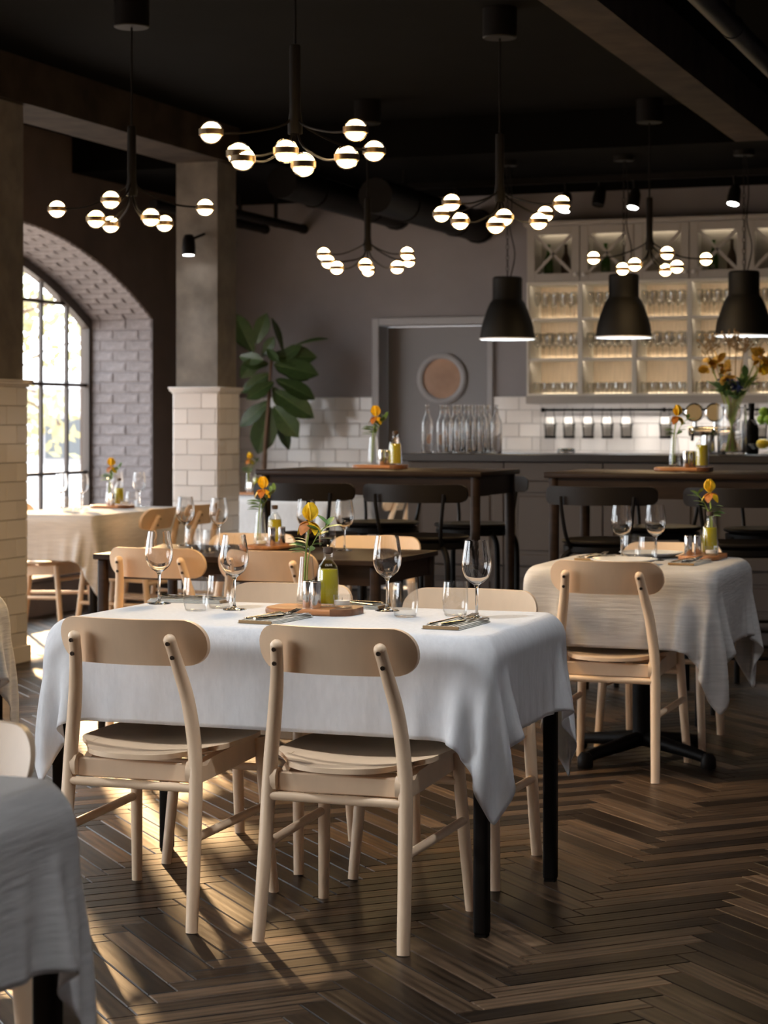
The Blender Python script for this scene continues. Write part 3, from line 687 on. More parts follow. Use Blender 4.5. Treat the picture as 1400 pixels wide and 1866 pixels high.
# ================================================================== LAMPS
def chandelier(px, s, bulbs, label, glow=14):
    cu, cv = room((px-700)/s, F/s); zb = 2.235
    t = thing('globe_chandelier', label, 'chandelier', (cu, cv, 0))
    R = .35
    MB().lathe([(0, 3.06), (.075, 3.06), (.08, 3.065), (.08, ZC-.001), (0, ZC-.001)], 28).build('canopy', 'blackmetal', t)
    MB().tube([(0, 0, 2.62), (0, 0, 3.06)], .005, 8).build('rod', 'blackmetal', t)
    MB().lathe([(.0, 2.62), (.018, 2.615), (.020, 2.60), (.020, 2.38), (.026, 2.34), (.026, 2.30), (0, 2.295)], 16).build('column', 'blackmetal', t)
    for bx, by in bulbs:
        best = None; dx = (bx-px)/s
        for sg in (-1, 1):
            rr = math.sqrt(max(R*R-dx*dx, .0)); Zb = F/s+sg*rr; z = H+(YH-by)*Zb/F
            e = min(abs(z-2.28), abs(z-2.19))
            if best is None or e < best[0]: best = (e, Zb, z)
        Zb = best[1]; z = best[2]; bu_, bv_ = room((bx-700)*Zb/F, Zb); d = Vector((bu_-cu, bv_-cv, 0)); dn = d.normalized() if d.length > .01 else Vector((0, -1, 0))
        c = Vector((d.x, d.y, z))
        arm = MB().tube(spline([dn*.012+Vector((0, 0, 2.40)), dn*.035+Vector((0, 0, 2.335 if z > 2.23 else 2.27)), dn*(d.length*.55)+Vector((0, 0, z+.012)), c-dn*.040], 5), .0043, 7).build('arm', 'blackmetal', t)
        MB().lathe([(.0395, -.0105), (.0435, -.0105), (.0435, .0105), (.0395, .0105)], 26, c, close=True).build('band', 'brass', arm)
        hs = MB()
        for sg in (-1, 1):
            prof = [(0, sg*.013)]+[(.036*math.cos(a), sg*max(.013, .036*math.sin(a))) for a in np.linspace(.31, PI/2, 8)]; prof[-1] = (0, sg*.036)
            hs.lathe(prof, 20, c)
        hs.build('bulb', 'bulb', arm)
        MB().sphere(c, .041, 22, 14).build('glass_globe', 'thin', arm, angle=180)
    light('chandelier_glow', 'SPOT', (0, 0, zb-.07), glow, (1, .68, .34), (0, 0, -1), .2, spot=165, blend=.25, parent=t)
chandelier(538, 514, [(385, 241), (435, 280), (443, 290), (521, 275), (553, 300), (632, 287), (648, 237), (682, 275)], 'large black chandelier of banded glowing globes above the white-clothed table', 125)
chandelier(240, 403, [(104, 381), (202, 364), (175, 399), (202, 409), (275, 396), (300, 407), (374, 378)], 'glowing globe chandelier hanging before the arched window and tiled pillars', 7)
chandelier(911, 392, [(823, 369), (805, 390), (839, 403), (904, 410), (919, 396), (982, 403), (994, 390), (1024, 371)], 'glowing globe chandelier above the high bar table beside the ceiling beam')
chandelier(670, 304, [(590, 463), (598, 477), (614, 488), (666, 483), (671, 492), (724, 487), (745, 475), (742, 462)], 'glowing globe chandelier hanging in front of the grey wall and fig plant')
chandelier(1184, 305, [(1082, 470), (1157, 482), (1135, 490), (1216, 461), (1234, 486), (1213, 492), (1287, 472)], 'glowing globe chandelier in front of the glass door cabinets')
def pendant():
    t = thing('pendant_lamp', '', 'pendant lamp')
    prof = [(.18, 0), (.177, .02), (.168, .08), (.153, .13), (.132, .19), (.114, .232), (.100, .250), (.096, .258), (.096, .392), (.088, .402), (0, .402)]
    ins = [(.177, .001), (.174, .02), (.165, .078), (.150, .127), (.129, .187), (.111, .228), (.097, .247), (.0, .25)]
    MB().lathe(prof, 40).build('shade', 'shade', t, angle=30)
    MB().lathe(ins, 40).build('shade_lining', 'shadein', t, angle=60, recalc=False)
    MB().lathe([(.176, -.002), (.1815, -.002), (.1815, .006), (.176, .006)], 40, close=True).build('rim', 'shadein', t)
    MB().sphere((0, 0, .13), .05, 16, 10).build('bulb', 'bulbcool', t)
    MB().tube([(0, 0, .17), (0, 0, .25)], .02, 12).build('socket', 'shadein', t)
    ch = MB()
    for i in range(21):
        z = .405+i*.0345
        pts = [(math.cos(a)*.008*(1 if i % 2 else 0), math.cos(a)*.008*(0 if i % 2 else 1), z+.017+math.sin(a)*.021) for a in np.linspace(0, 2*PI, 9)]
        ch.tube(pts, .0022, 5, cap=False)
    ch.build('chain', 'blackmetal', t)
    MB().tube(spline([(.02, 0, .40), (.05, 0, .55), (.018, 0, .72), (.03, 0, .9), (.01, 0, 1.13)], 5), .004, 6).build('cord', 'blackmetal', t)
    MB().lathe([(0, 1.118), (.06, 1.118), (.065, 1.123), (.065, 1.153), (0, 1.153)], 24).build('canopy', 'blackmetal', t)
    light('pendant_bulb', 'SPOT', (0, 0, .05), 34, (.88, .96, 1), (0, 0, -1), .05, spot=130, blend=.5, parent=t)
    return t
pend = Proto(pendant)
for px, lab in ((925, 'black dome pendant lamp hung beside the porthole door'), (1137, 'black dome pendant lamp hung over the row of wire buckets'), (1356, 'black dome pendant lamp hung above the large flower vase')):
    Zp = atv(px, 12.6)[2]; pend.at((atv(px, 12.6)[0], 12.6, ZB-1.1528), 0, lab, 'pendant lamps over the bar')
def spot(name, loc, label, aim, on=True, bracket=None, power=25):
    t = thing(name, label, 'spotlight', loc)
    q = Vector(aim).to_track_quat('-Z', 'Y').to_matrix().to_4x4()
    hd = MB().lathe([(.040, -.05), (.042, -.048), (.044, .0), (.040, .055), (.028, .085), (0, .09)], 22, (0, 0, 0), q).build('head', 'blackmetal', t)
    MB().lathe([(0, -.044), (.039, -.044), (.039, -.040), (0, -.040)], 22, (0, 0, 0), q).build('lens', 'spotface' if on else 'blackmetal', t)
    b = bracket if bracket else (0, 0, ZB-loc[2])
    MB().tube([q @ Vector((0, 0, .05)), Vector((b[0], b[1], min(b[2], q.to_3x3().col[2].z*.05+.06) if bracket is None else b[2])), Vector(b)], .009, 8).build('bracket', 'blackmetal', t)
    if on: light('spot_beam', 'SPOT', tuple(q @ Vector((0, 0, -.055))), power, (.93, .96, 1), aim, .035, spot=70, blend=.8, parent=t)
    return t
TV = 13.55
tag(MB().box(-4.9, -1.2, TV-.018, TV+.018, ZB-.045, ZB-.001).build('light_track', 'blackmetal', smooth=False), 'black lighting track under the lowered ceiling before the cabinets', 'track')
for px, py, on, lab in ((1030, 381, 1, 'lit black track spotlight nearest the doorway end of the track'), (1092, 370, 0, 'unlit black track spotlight above the first crossed cabinet'), (1155, 375, 1, 'lit black track spotlight above the second crossed cabinet'), (1338, 368, 1, 'lit black track spotlight above the fourth crossed cabinet')):
    u, v, Z = atv(px, TV); z = zat(py-8, Z)
    spot('track_spotlight', (u, v, z), lab, (-.1, -.35, -1), bool(on), (0, 0, ZB-.04-z), power=22)
u, v, Z = atv(344, 11.84)
spot('pillar_spotlight', (u, v, zat(452, Z)), 'lit black spotlight fixed to the concrete pillar', (.05, -.12, -1), True, (.05, .13, .10), power=12)
# spots above the frame: two light the white-clothed table, last two are added fill
for (x, y, lab, aim, p) in ((-2.35, 4.05, 'black ceiling spotlight hung above the space before the main table', (.12, .30, -1), 118), (-1.2, 4.4, 'black ceiling spotlight hung beside the ceiling beam', (-.10, .25, -1), 92), (-1.0, 6.5, 'unseen black spotlight added to brighten the small table with plates', (-.25, .38, -1), 70), (-.7, 1.6, 'unseen black spotlight added as fill for the grey cloth corner', (-.3, .2, -1), 80)):
    spot('unseen_spotlight', (x, y, 3.02), lab, aim, True, (0, 0, ZC-3.02), power=p)

# ================================================================== FURNITURE
def chair():
    t = thing('birch_chair', '', 'chair')
    # seat: dished plate with rounded corners
    nx, ny = 16, 14; top = []; 
    def outline(a, b):
        # a,b in -1..1 -> superellipse-mapped position
        x = a*math.sqrt(max(0, 1-.32*b*b)) if False else a; y = b
        k = 1-.10*(abs(a)**4)*(abs(b)**4)*2.2
        wx = .206+.018*(y*.5+.5)
        return x*wx*(k), y*.215*(k)+.0
    vs = []; fs = []
    for lay, dz in ((0, 0), (1, -.013)):
        for j in range(ny+1):
            for i in range(nx+1):
                a, b = -1+2*i/nx, -1+2*j/ny; x, y = outline(a, b)
                ysh = -.018*(1-a*a) if b < -.2 else 0
                if b < 0: y += .085*(abs(a)**3)*(-b)**1.6
                z = .452-.016*(1-a*a)*(1-.35*b*b)+.006*b*abs(b)
                vs.append((x, y+ysh*max(0, (-b-.2)/.8), z+dz))
    W_ = nx+1; NN = W_*(ny+1)
    for j in range(ny):
        for i in range(nx):
            q = j*W_+i; fs.append((q, q+1, q+W_+1, q+W_)); fs.append((NN+q, NN+q+W_, NN+q+W_+1, NN+q+1))
    ringi = [i for i in range(W_)]+[j*W_+nx for j in range(1, ny+1)]+[ny*W_+i for i in range(nx-1, -1, -1)]+[j*W_ for j in range(ny-1, 0, -1)]
    for a in range(len(ringi)):
        p, q = ringi[a], ringi[(a+1) % len(ringi)]; fs.append((p, NN+p, NN+q, q))
    st = MB().add(vs, fs).build('seat', 'birch', t, angle=50)
    md = st.modifiers.new('b', 'BEVEL'); md.width = .004; md.segments = 2; md.limit_method = 'ANGLE'; md.angle_limit = math.radians(50)
    # rear legs and posts
    for sg in (-1, 1):
        path = spline([(sg*.190, -.245, 0), (sg*.184, -.216, .22), (sg*.178, -.198, .42), (sg*.163, -.203, .56), (sg*.146, -.229, .66), (sg*.135, -.258, .733)], 6)
        n = len(path); rad = [.0158+.0028*math.sin(PI*min(1, i/n*1.15)) for i in range(n)]; rad[-1] = .0162
        lg = MB().tube(path, rad, 14).sphere(path[-1], .0161, 14, 8).build('rear_leg', 'birch', t, angle=45)
        for z_ in (.724, .688):
            k = min(range(n), key=lambda i: abs(path[i].z-z_)); p = path[k]
            MB().lathe([(0, .002), (.0025, .0015), (.003, .003), (.0055, .003), (.0055, -.004), (0, -.004)], 12, p+Vector((0, -.0172, 0)), RX @ Matrix.Rotation(0, 4, 'X')).build('screw', 'screw', lg)
    for sg in (-1, 1):
        MB().tube([(sg*.208, .238, 0), (sg*.196, .212, .22), (sg*.186, .190, .43)], [.0145, .0165, .0165], 14).build('front_leg', 'birch', t)
        # side rail with rounded rear end
        rl = [(-.212, .372), (-.216, .385), (-.216, .405), (-.208, .420), (-.19, .425), (-.172, .418), (-.158, .404), (-.13, .402), (-.10, .418), (.0, .424), (.10, .428), (.185, .432), (.196, .40), (.185, .376), (.0, .368), (-.17, .362)]
        MB().prism(rl, -.011, .011, Matrix.Translation((sg*.168, 0, 0)) @ Matrix(((0, 0, 1, 0), (1, 0, 0, 0), (0, 1, 0, 0), (0, 0, 0, 1)))).build('side_rail', 'birch', t, angle=50)
        MB().tube([(sg*.187, -.212, .232), (sg*.199, .208, .242)], .0115, 12).build('side_stretcher', 'birch', t)
    MB().box(-.16, .16, -.196, -.176, .365, .414, .004).build('rear_rail', 'birch', t); MB().box(-.175, .175, .176, .198, .372, .436, .004).build('front_rail', 'birch', t)
    MB().tube([(-.182, -.206, .355), (.182, -.206, .355)], .0115, 12).build('rear_stretcher', 'birch', t); MB().tube([(-.19, .195, .345), (.19, .195, .345)], .0105, 12).build('front_stretcher', 'birch', t)
    # backrest: curved stadium-shaped plate, tilted
    nb_, nh = 28, 8; vs = []; fs = []; Wd, Hh = .208, .060
    for lay in (0, 1):
        for j in range(nh+1):
            for i in range(nb_+1):
                a = -1+2*i/nb_; b = -1+2*j/nh
                ca = math.sin(a*PI/2); x = ca*Wd; d = (Wd-abs(x)); r_ = .056
                hh_ = Hh if d > r_ else (Hh-r_)+math.sqrt(max(0, r_*r_-(r_-d)**2))
                hh_ = max(hh_, .004)
                z = .722+b*hh_+.010*(1-(x/Wd)**2)*0
                y = -.240+.048*(x/Wd)**2-(z-.722)*.34
                y += (.017 if lay == 0 else 0)
                vs.append((x, y, z))
    W_ = nb_+1; NN = W_*(nh+1)
    for j in range(nh):
        for i in range(nb_):
            q = j*W_+i; fs.append((q, q+1, q+W_+1, q+W_)); fs.append((NN+q, NN+q+W_, NN+q+W_+1, NN+q+1))
    ringi = [i for i in range(W_)]+[j*W_+nb_ for j in range(1, nh+1)]+[nh*W_+i for i in range(nb_-1, -1, -1)]+[j*W_ for j in range(nh-1, 0, -1)]
    for a in range(len(ringi)):
        p, q = ringi[a], ringi[(a+1) % len(ringi)]; fs.append((p, NN+p, NN+q, q))
    br = MB().add(vs, fs).build('backrest', 'birch', t, angle=50)
    md = br.modifiers.new('b', 'BEVEL'); md.width = .006; md.segments = 3; md.limit_method = 'ANGLE'; md.angle_limit = math.radians(50)
    return t
CH_ = Proto(chair)
GC = 'birch chairs'
for u, v, rz, lab in (
    (-1.815, 4.845, 0, 'pale birch chair with back turned, at the near side by the white cloth corner fold'),
    (-2.385, 4.865, 0, 'pale birch chair with back turned, at the near side before the napkin and tumblers'),
    (-1.82, 5.555, PI, 'pale birch chair facing out behind the white-clothed table near its right tumblers'),
    (-2.40, 5.555, PI, 'pale birch chair facing out behind the white-clothed table and its wooden tray'),
    (-1.745, 7.325, 0, 'birch chair with back turned at the small grey-clothed table with plates'),
    (-1.735, 8.03, PI, 'birch chair facing out behind the small grey-clothed table with plates'),
    (-3.595, 7.44, 0, 'birch chair with back turned at the window end of the bare dark table'),
    (-3.12, 7.44, 0, 'birch chair with back turned at the bare dark table before its tray'),
    (-3.62, 8.05, PI, 'birch chair facing out behind the tray of the bare dark table'),
    (-3.04, 8.05, PI, 'birch chair facing out behind the bare dark table near the bar stools'),
    (-5.40, 10.52, PI/2, 'birch chair turned side-on at the sunlit table, close to the cloth fold'),
    (-5.40, 11.07, PI/2, 'birch chair turned side-on at the sunlit table, beside the second tiled pillar'),
    (-6.08, 10.74, -PI/2, 'sunlit birch chair between the sunlit table and the arched window'),
    (-1.885, 2.74, PI, 'birch chair tucked at the far side of the grey-clothed table corner beside the main table'),
    (-3.68, 5.57, PI, 'birch chair at the far side of the clothed table beside the first tiled pillar'),
    (-5.62, 13.72, PI, 'birch chair behind the clothed table by the fig plant'),
    (-4.93, 13.25, PI/2, 'birch chair side-on at the clothed table behind the bar stools'),
): CH_.at((u, v, 0), rz, lab, GC)

def table(cu, cv, L, D, label, m='black', rz=0, zt=.74, name='dining_table', inset=.024):
    t = thing(name, label, 'table', (cu, cv, 0), rz)
    MB().box(-L/2+inset, L/2-inset, -D/2+inset, D/2-inset, zt-.022, zt, .003 if not inset else .008, 1 if not inset else 2).build('tabletop', m, t)
    MB().box(-L/2+.045, L/2-.045, -D/2+.03, -D/2+.05, zt-.10, zt-.022).build('apron', m, t, smooth=False); MB().box(-L/2+.045, L/2-.045, D/2-.05, D/2-.03, zt-.10, zt-.022).build('apron', m, t, smooth=False)
    MB().box(-L/2+.03, -L/2+.05, -D/2+.045, D/2-.045, zt-.10, zt-.022).build('apron', m, t, smooth=False); MB().box(L/2-.05, L/2-.03, -D/2+.045, D/2-.045, zt-.10, zt-.022).build('apron', m, t, smooth=False)
    for sx in (-1, 1):
        for sy in (-1, 1):
            x, y = sx*(L/2-.032), sy*(D/2-.032); MB().box(x-.019, x+.019, y-.019, y+.019, .004, zt-.022, .009, 3).box(x-.015, x+.015, y-.015, y+.015, 0, .006).build('leg', m, t)
    return t
TL, TD = 1.25, .71
T1 = (-2.095, 5.163); T2 = (-3.325, 7.73); T3 = (-5.77, 10.775); T4 = (-2.105, 2.36); T5 = (-3.9, 5.215); T6 = (-5.62, 13.28); TR = (-1.72, 7.58)
table(*T1, TL, TD, 'black four-legged table under the white cloth with four chairs')
table(*T2, TL, TD, 'bare dark brown table with a tray and wine glasses', 'darkwood', inset=0)
table(*T3, TL, TD, 'black table under the sunlit cloth by the arched window', rz=PI/2)
table(*T4, TL, TD, 'black table under the grey cloth corner beside the main table')
table(*T5, TL, TD, 'black table under the cloth corner beside the first tiled pillar')
table(*T6, 1.1, TD, 'black table under the white cloth near the fig plant')
pt = thing('pedestal_table', 'small black pedestal table under the grey cloth with plates', 'table', (*TR, 0))
MB().box(-.326, .326, -.356, .356, .715, .74, .008, 2).build('tabletop', 'black', pt)
MB().tube([(0, .02, .05), (0, .02, .715)], .036, 18).build('column', 'blackmetal', pt)
for k in range(4):
    a = math.radians(62)+k*PI/2; d = Vector((math.cos(a), math.sin(a), 0)); c = Vector((0, .02, 0))
    ft = MB().tube([c+d*.02+Vector((0, 0, .075)), c+d*.27+Vector((0, 0, .045)), c+d*.32+Vector((0, 0, .035))], [.03, .022, .021], 12).build('foot_arm', 'blackmetal', pt)
    MB().lathe([(0, 0), (.026, 0), (.03, .008), (.028, .04), (.016, .056), (0, .058)], 16, c+d*.32).build('foot_cap', 'black', ft)

# ---- table cloths: position-based cloth draped over the table tops
def drape(a, b, over, seed, res=.021, steps=110, iters=9, lift=None):
    r = np.random.default_rng(seed)
    nx = int(round((2*a+2*over)/res))+1; ny = int(round((2*b+2*over)/res))+1
    X, Y = np.meshgrid(np.linspace(-a-over, a+over, nx), np.linspace(-b-over, b+over, ny))
    p = np.stack([X, Y, np.full_like(X, .0095)], -1); lx = p[0, 1, 0]-p[0, 0, 0]; ly = p[1, 0, 1]-p[0, 0, 1]
    p[..., 2] += r.normal(0, .0006, X.shape)
    pinned = (np.abs(X) < a-.02) & (np.abs(Y) < b-.02); p[pinned, 2] = .0095
    out = (np.abs(X) > a) | (np.abs(Y) > b)
    p[..., 0] += np.where(out, .004*np.sin(9*Y+seed), 0); p[..., 1] += np.where(out, .004*np.sin(8*X+2*seed), 0)
    w = np.where(pinned, 0., 1.)[..., None]; q = p.copy(); ld = math.hypot(lx, ly)
    sets = []
    S = slice
    for o in (0, 1):
        sets.append(((S(None), S(o, nx-1, 2)), (S(None), S(o+1, nx, 2)), lx, 1.0)); sets.append(((S(o, ny-1, 2), S(None)), (S(o+1, ny, 2), S(None)), ly, 1.0))
    for o in (0, 1):
        sets.append(((S(o, ny-1, 2), S(0, nx-1)), (S(o+1, ny, 2), S(1, nx)), ld, .22)); sets.append(((S(o, ny-1, 2), S(1, nx)), (S(o+1, ny, 2), S(0, nx-1)), ld, .22))
    for o in (0, 1, 2, 3):
        sets.append(((S(None), S(o, nx-2, 4)), (S(None), S(o+2, nx, 4)), 2*lx, .16)); sets.append(((S(o, ny-2, 4), S(None)), (S(o+2, ny, 4), S(None)), 2*ly, .16))
    half = np.array([a, b, .36]); ctr_ = np.array([0, 0, -.3615]); rr = .014
    for stp in range(steps):
        v = (p-q)*.975; q = p.copy(); p = p+w*(v+np.array([0, 0, -9.8/3600*1.4]))
        for it in range(iters):
            for ia, ib, L, k in sets:
                pa, pb = p[ia], p[ib]
                m_ = min(pa.shape[0], pb.shape[0]), min(pa.shape[1], pb.shape[1])
                pa, pb = pa[:m_[0], :m_[1]], pb[:m_[0], :m_[1]]; wa, wb = w[ia][:m_[0], :m_[1]], w[ib][:m_[0], :m_[1]]
                d = pb-pa; l = np.sqrt((d*d).sum(-1, keepdims=True))+1e-9
                c = k*(l-L)/l/np.maximum(wa+wb, 1e-6)*d
                pa += wa*c; pb -= wb*c
        # rounded box collision
        l = p-ctr_; e = np.abs(l)-(half-rr); o_ = np.maximum(e, 0); n_ = np.sqrt((o_*o_).sum(-1)); sd = n_+np.minimum(e.max(-1), 0)-rr
        hit = (sd < .011) & (~pinned)
        if hit.any():
            g = np.sign(l)*np.where(n_[..., None] > 1e-6, o_/np.maximum(n_, 1e-6)[..., None], (e == e.max(-1, keepdims=True)))
            p[hit] += ((.011-sd)[..., None]*g)[hit]
    fs = [(j*nx+i, j*nx+i+1, (j+1)*nx+i+1, (j+1)*nx+i) for j in range(ny-1) for i in range(nx-1)]
    return p.reshape(-1, 3), fs
def cloth(cu, cv, data, label, m, rz=0, zt=.74):
    vs, fs = data; mb = MB(); mb.v = [tuple(map(float, v)) for v in vs]; mb.f = fs
    o = mb.build('tablecloth', m, None, recalc=False, angle=180, loc=(cu, cv, zt-.0005)); o.rotation_euler = (0, 0, rz)
    s = o.modifiers.new('sub', 'SUBSURF'); s.levels = 1; s.render_levels = 1
    so = o.modifiers.new('thick', 'SOLIDIFY'); so.thickness = .0016; so.offset = -1
    return tag(o, label, 'tablecloth')
big = drape(TL/2, TD/2, .222, 1)
big2 = drape(TL/2, TD/2, .222, 5)
sq = drape(.35, .38, .25, 3, res=.021)
cloth(*T1, big, 'white linen cloth on the table with four birch chairs', 'cloth')
cloth(*TR, sq, 'grey linen cloth on the small table with plates', 'clothgrey')
cloth(*T3, big2, 'pale cloth on the sunlit table by the arched window', 'clothgrey', PI/2)
cloth(*T4, big2, 'grey cloth with a hanging corner beside the main table and its birch chair', 'clothgrey', PI)
cloth(*T5, big2, 'cloth corner hanging beside the base of the first tiled pillar', 'clothgrey', PI)
cloth(*T6, drape(.55, TD/2, .25, 9, res=.03, steps=80), 'white cloth on the table near the fig plant', 'cloth')

# ---- high bar tables and stools
def bar_table(u0, u1, v0, v1, label):
    L, D = u1-u0, v1-v0; t = thing('bar_table', label, 'bar table', ((u0+u1)/2, (v0+v1)/2, 0)); zt = 1.05
    MB().box(-L/2, L/2, -D/2, D/2, zt-.025, zt, .006, 2).build('tabletop', 'darkwood', t)
    ap = MB()
    for y in (-D/2+.03, D/2-.05): MB().box(-L/2+.04, L/2-.04, y, y+.02, zt-.115, zt-.025).build('apron', 'darkwood', t, smooth=False)
    for x in (-L/2+.03, L/2-.05): MB().box(x, x+.02, -D/2+.04, D/2-.04, zt-.115, zt-.025).build('apron', 'darkwood', t, smooth=False)
    for sx in (-1, 1):
        for sy in (-1, 1): MB().tube([(sx*(L/2-.04), sy*(D/2-.04), 0), (sx*(L/2-.04), sy*(D/2-.04), zt-.025)], [.019, .024], 14).build('leg', 'darkwood', t)
    for sx in (-1, 1): MB().box(sx*(L/2-.04)-.012, sx*(L/2-.04)+.012, -D/2+.04, D/2-.04, .28, .31).build('foot_rail', 'darkwood', t, smooth=False)
    return t
BT1 = (-3.873, -2.75, 8.85, 9.49); BT2 = (-2.457, -1.335, 8.85, 9.49)
bar_table(*BT1, 'dark brown high bar table beside the fig plant, with four stools')
bar_table(*BT2, 'dark brown high bar table before the beer tap and large vase')
def stool():
    t = thing('bar_stool', '', 'bar stool')
    MB().lathe([(0, .742), (.14, .742), (.185, .748), (.203, .757), (.205, .764), (.198, .770), (.17, .766), (.10, .760), (0, .758)], 36).build('seat', 'black', t)
    MB().lathe([(.175, .715), (.185, .712), (.195, .718), (.195, .742), (.175, .742)], 32, close=True).build('seat_ring', 'blackmetal', t)
    for sx in (-1, 1):
        for sy in (-1, 1):
            MB().tube(spline([(sx*.06, sy*.06, .728), (sx*.120, sy*.120, .726), (sx*.158, sy*.158, .69), (sx*.170, sy*.170, .60), (sx*.170, sy*.170, .3), (sx*.172, sy*.172, 0)], 5), .0135, 12).build('leg', 'blackmetal', t)
    MB().tube([(.238*math.cos(a), .238*math.sin(a), .30) for a in np.linspace(0, 2*PI, 33)], .008, 8, cap=False).build('foot_ring', 'blackmetal', t)
    for sx in (-1, 1):
        MB().tube(spline([(sx*.13, -.145, .735), (sx*.142, -.185, .80), (sx*.155, -.20, .90), (sx*.16, -.20, .96)], 4), .0085, 8).build('back_post', 'blackmetal', t)
    vs = []; fs = []; nb_, nh = 24, 4
    for lay in (0, 1):
        for j in range(nh+1):
            for i in range(nb_+1):
                a = -1+2*i/nb_; b = -1+2*j/nh; x = .245*math.sin(a*PI/2); d = .245-abs(x); r_ = .03; hh_ = .04 if d > r_ else .01+math.sqrt(max(0, r_*r_-(r_-d)**2))
                vs.append((x, -.225+.10*(x/.245)**2+(.016 if lay == 0 else 0), .962+b*hh_))
    W_ = nb_+1; NN = W_*(nh+1)
    for j in range(nh):
        for i in range(nb_): q = j*W_+i; fs += [(q, q+1, q+W_+1, q+W_), (NN+q, NN+q+W_, NN+q+W_+1, NN+q+1)]
    ringi = [i for i in range(W_)]+[j*W_+nb_ for j in range(1, nh+1)]+[nh*W_+i for i in range(nb_-1, -1, -1)]+[j*W_ for j in range(nh-1, 0, -1)]
    for a in range(len(ringi)): p, q = ringi[a], ringi[(a+1) % len(ringi)]; fs.append((p, NN+p, NN+q, q))
    MB().add(vs, fs).build('backrest', 'black', t, angle=50)
    return t
ST_ = Proto(stool)
for u, v, rz, lab in (
    (atv(744, 8.42)[0], 8.63, 0, 'black metal bar stool with back turned at the first bar table, counter end'),
    (atv(540, 8.42)[0], 8.63, 0, 'black metal bar stool with back turned at the first bar table, fig plant end'),
    (-3.06, 9.74, PI, 'black metal bar stool behind the first bar table, counter end'),
    (-3.57, 9.74, PI, 'black metal bar stool behind the first bar table, fig plant end'),
    (atv(1087, 8.42)[0], 8.63, 0, 'black metal bar stool with back turned behind the small table wine glasses'),
    (atv(1344, 8.42)[0], 8.63, 0, 'black metal bar stool with back turned behind the small table flower vase'),
    (-2.12, 9.74, PI, 'black metal bar stool behind the second bar table beneath the oil bottle'),
    (-1.60, 9.74, PI, 'black metal bar stool behind the second bar table at its far end'),
): ST_.at((u, v, 0), rz, lab, 'black bar stools')

# ================================================================== TABLEWARE
wine_p = [(0, .0045), (.010, .005), (.030, .0022), (.0345, .001), (.0345, 0), (0, 0)]
wine_o = [(.0345, 0), (.0345, .0012), (.030, .0028), (.012, .005), (.0055, .010), (.0038, .020), (.0036, .060), (.0042, .083), (.0075, .092), (.018, .099), (.031, .111), (.0385, .128), (.0408, .145), (.0395, .165), (.0355, .190), (.0318, .212),
          (.0308, .212), (.0344, .190), (.0384, .165), (.0397, .145), (.0374, .1288), (.030, .1122), (.017, .1005), (.006, .0955), (0, .0945)]
wine_prof = [(0, 0)]+wine_o
tum_prof = [(0, 0), (.026, 0), (.030, .003), (.0345, .020), (.0362, .042), (.0352, .065), (.0325, .094), (.0315, .094), (.0341, .065), (.0350, .042), (.0335, .020), (.0292, .0035), (0, .003)]
wine_me = MB().lathe(wine_prof, 36).mesh('wine_glass', 'glass', angle=80); tum_me = MB().lathe(tum_prof, 36).mesh('tumbler', 'clear', angle=80)
wine_thin = MB().lathe(wine_prof, 24).mesh('wine_glass_far', 'glass', angle=80); tum_thin = MB().lathe(tum_prof, 24).mesh('tumbler_far', 'clear', angle=80)
def on(px, py, z):
    """a spot on a level surface: by its pixel, or by pixel column and room depth when py is below 100"""
    if py < 100: u, v, _ = atv(px, py)
    else: u, v = P(px, py, z)
    return (u, v, z)
ZT1 = .7492; ZT2 = .7405
def glasses(lst, z, me, name, labels, group):
    for (px, py), lab in zip(lst, labels): tag(put(name, me, None, on(px, py, z)), lab, 'glass', group)
glasses([(290, 1100), (427, 1111), (706, 1113), (869, 1128)], ZT1, wine_me, 'wine_glass', ['clear wine glass beside the napkin at the window end of the white cloth', 'clear wine glass before the far tumblers on the white cloth', 'clear wine glass beside the wooden tray on the white cloth', 'clear wine glass behind the napkin near the white cloth corner fold'], 'wine glasses on the white cloth')
glasses([(357, 1113), (401, 1108), (739, 1124), (830, 1122)], ZT1, tum_me, 'tumbler', ['clear tumbler beside the dark napkin on the white cloth', 'clear tumbler behind a wine glass on the white cloth', 'clear tumbler overlapping the wine glass next to the wooden tray', 'clear tumbler behind the fork and napkin by the cloth corner fold'], 'tumblers on the white cloth')
glasses([(338, 994), (399, 997), (558, 1001), (628, 1003)], ZT2, wine_thin, 'wine_glass', ['wine glass at the window end of the bare dark table', 'wine glass beside the tray on the bare dark table', 'wine glass behind the yellow flower on the bare dark table', 'wine glass at the bar end of the bare dark table'], 'wine glasses on the bare dark table')
glasses([(352, 1004), (384, 1007), (597, 1000)], ZT2, tum_thin, 'tumbler', ['tumbler at the window end of the bare dark table', 'tumbler between wine glass and tray on the bare dark table', 'tumbler beside the bar end wine glass on the bare dark table'], 'tumblers on the bare dark table')
glasses([(112, 926), (150, 928), (213, 11.33), (254, 11.33)], ZT1, wine_thin, 'wine_glass', ['wine glass on the sunlit table against the bright window']*2+['wine glass behind the tray on the sunlit table', 'wine glass on the sunlit table nearest the second pillar'], 'wine glasses on the sunlit table')
glasses([(124, 934), (140, 937), (240, 11.24)], ZT1, tum_thin, 'tumbler', ['tumbler on the sunlit table against the bright window']*2+['tumbler on the sunlit table before the brick jamb'], 'tumblers on the sunlit table')
glasses([(1133, 7.585), (1195, 7.66)], ZT1, wine_thin, 'wine_glass', ['wine glass on the small table above the near plate, napkin side', 'wine glass on the small table above the near plate, tray side'], 'wine glasses on the small table')
glasses([(1151, 7.665), (1181, 7.59)], ZT1, tum_thin, 'tumbler', ['tumbler on the small table at the first wine glass', 'tumbler on the small table before the far plate'], 'tumblers on the small table')
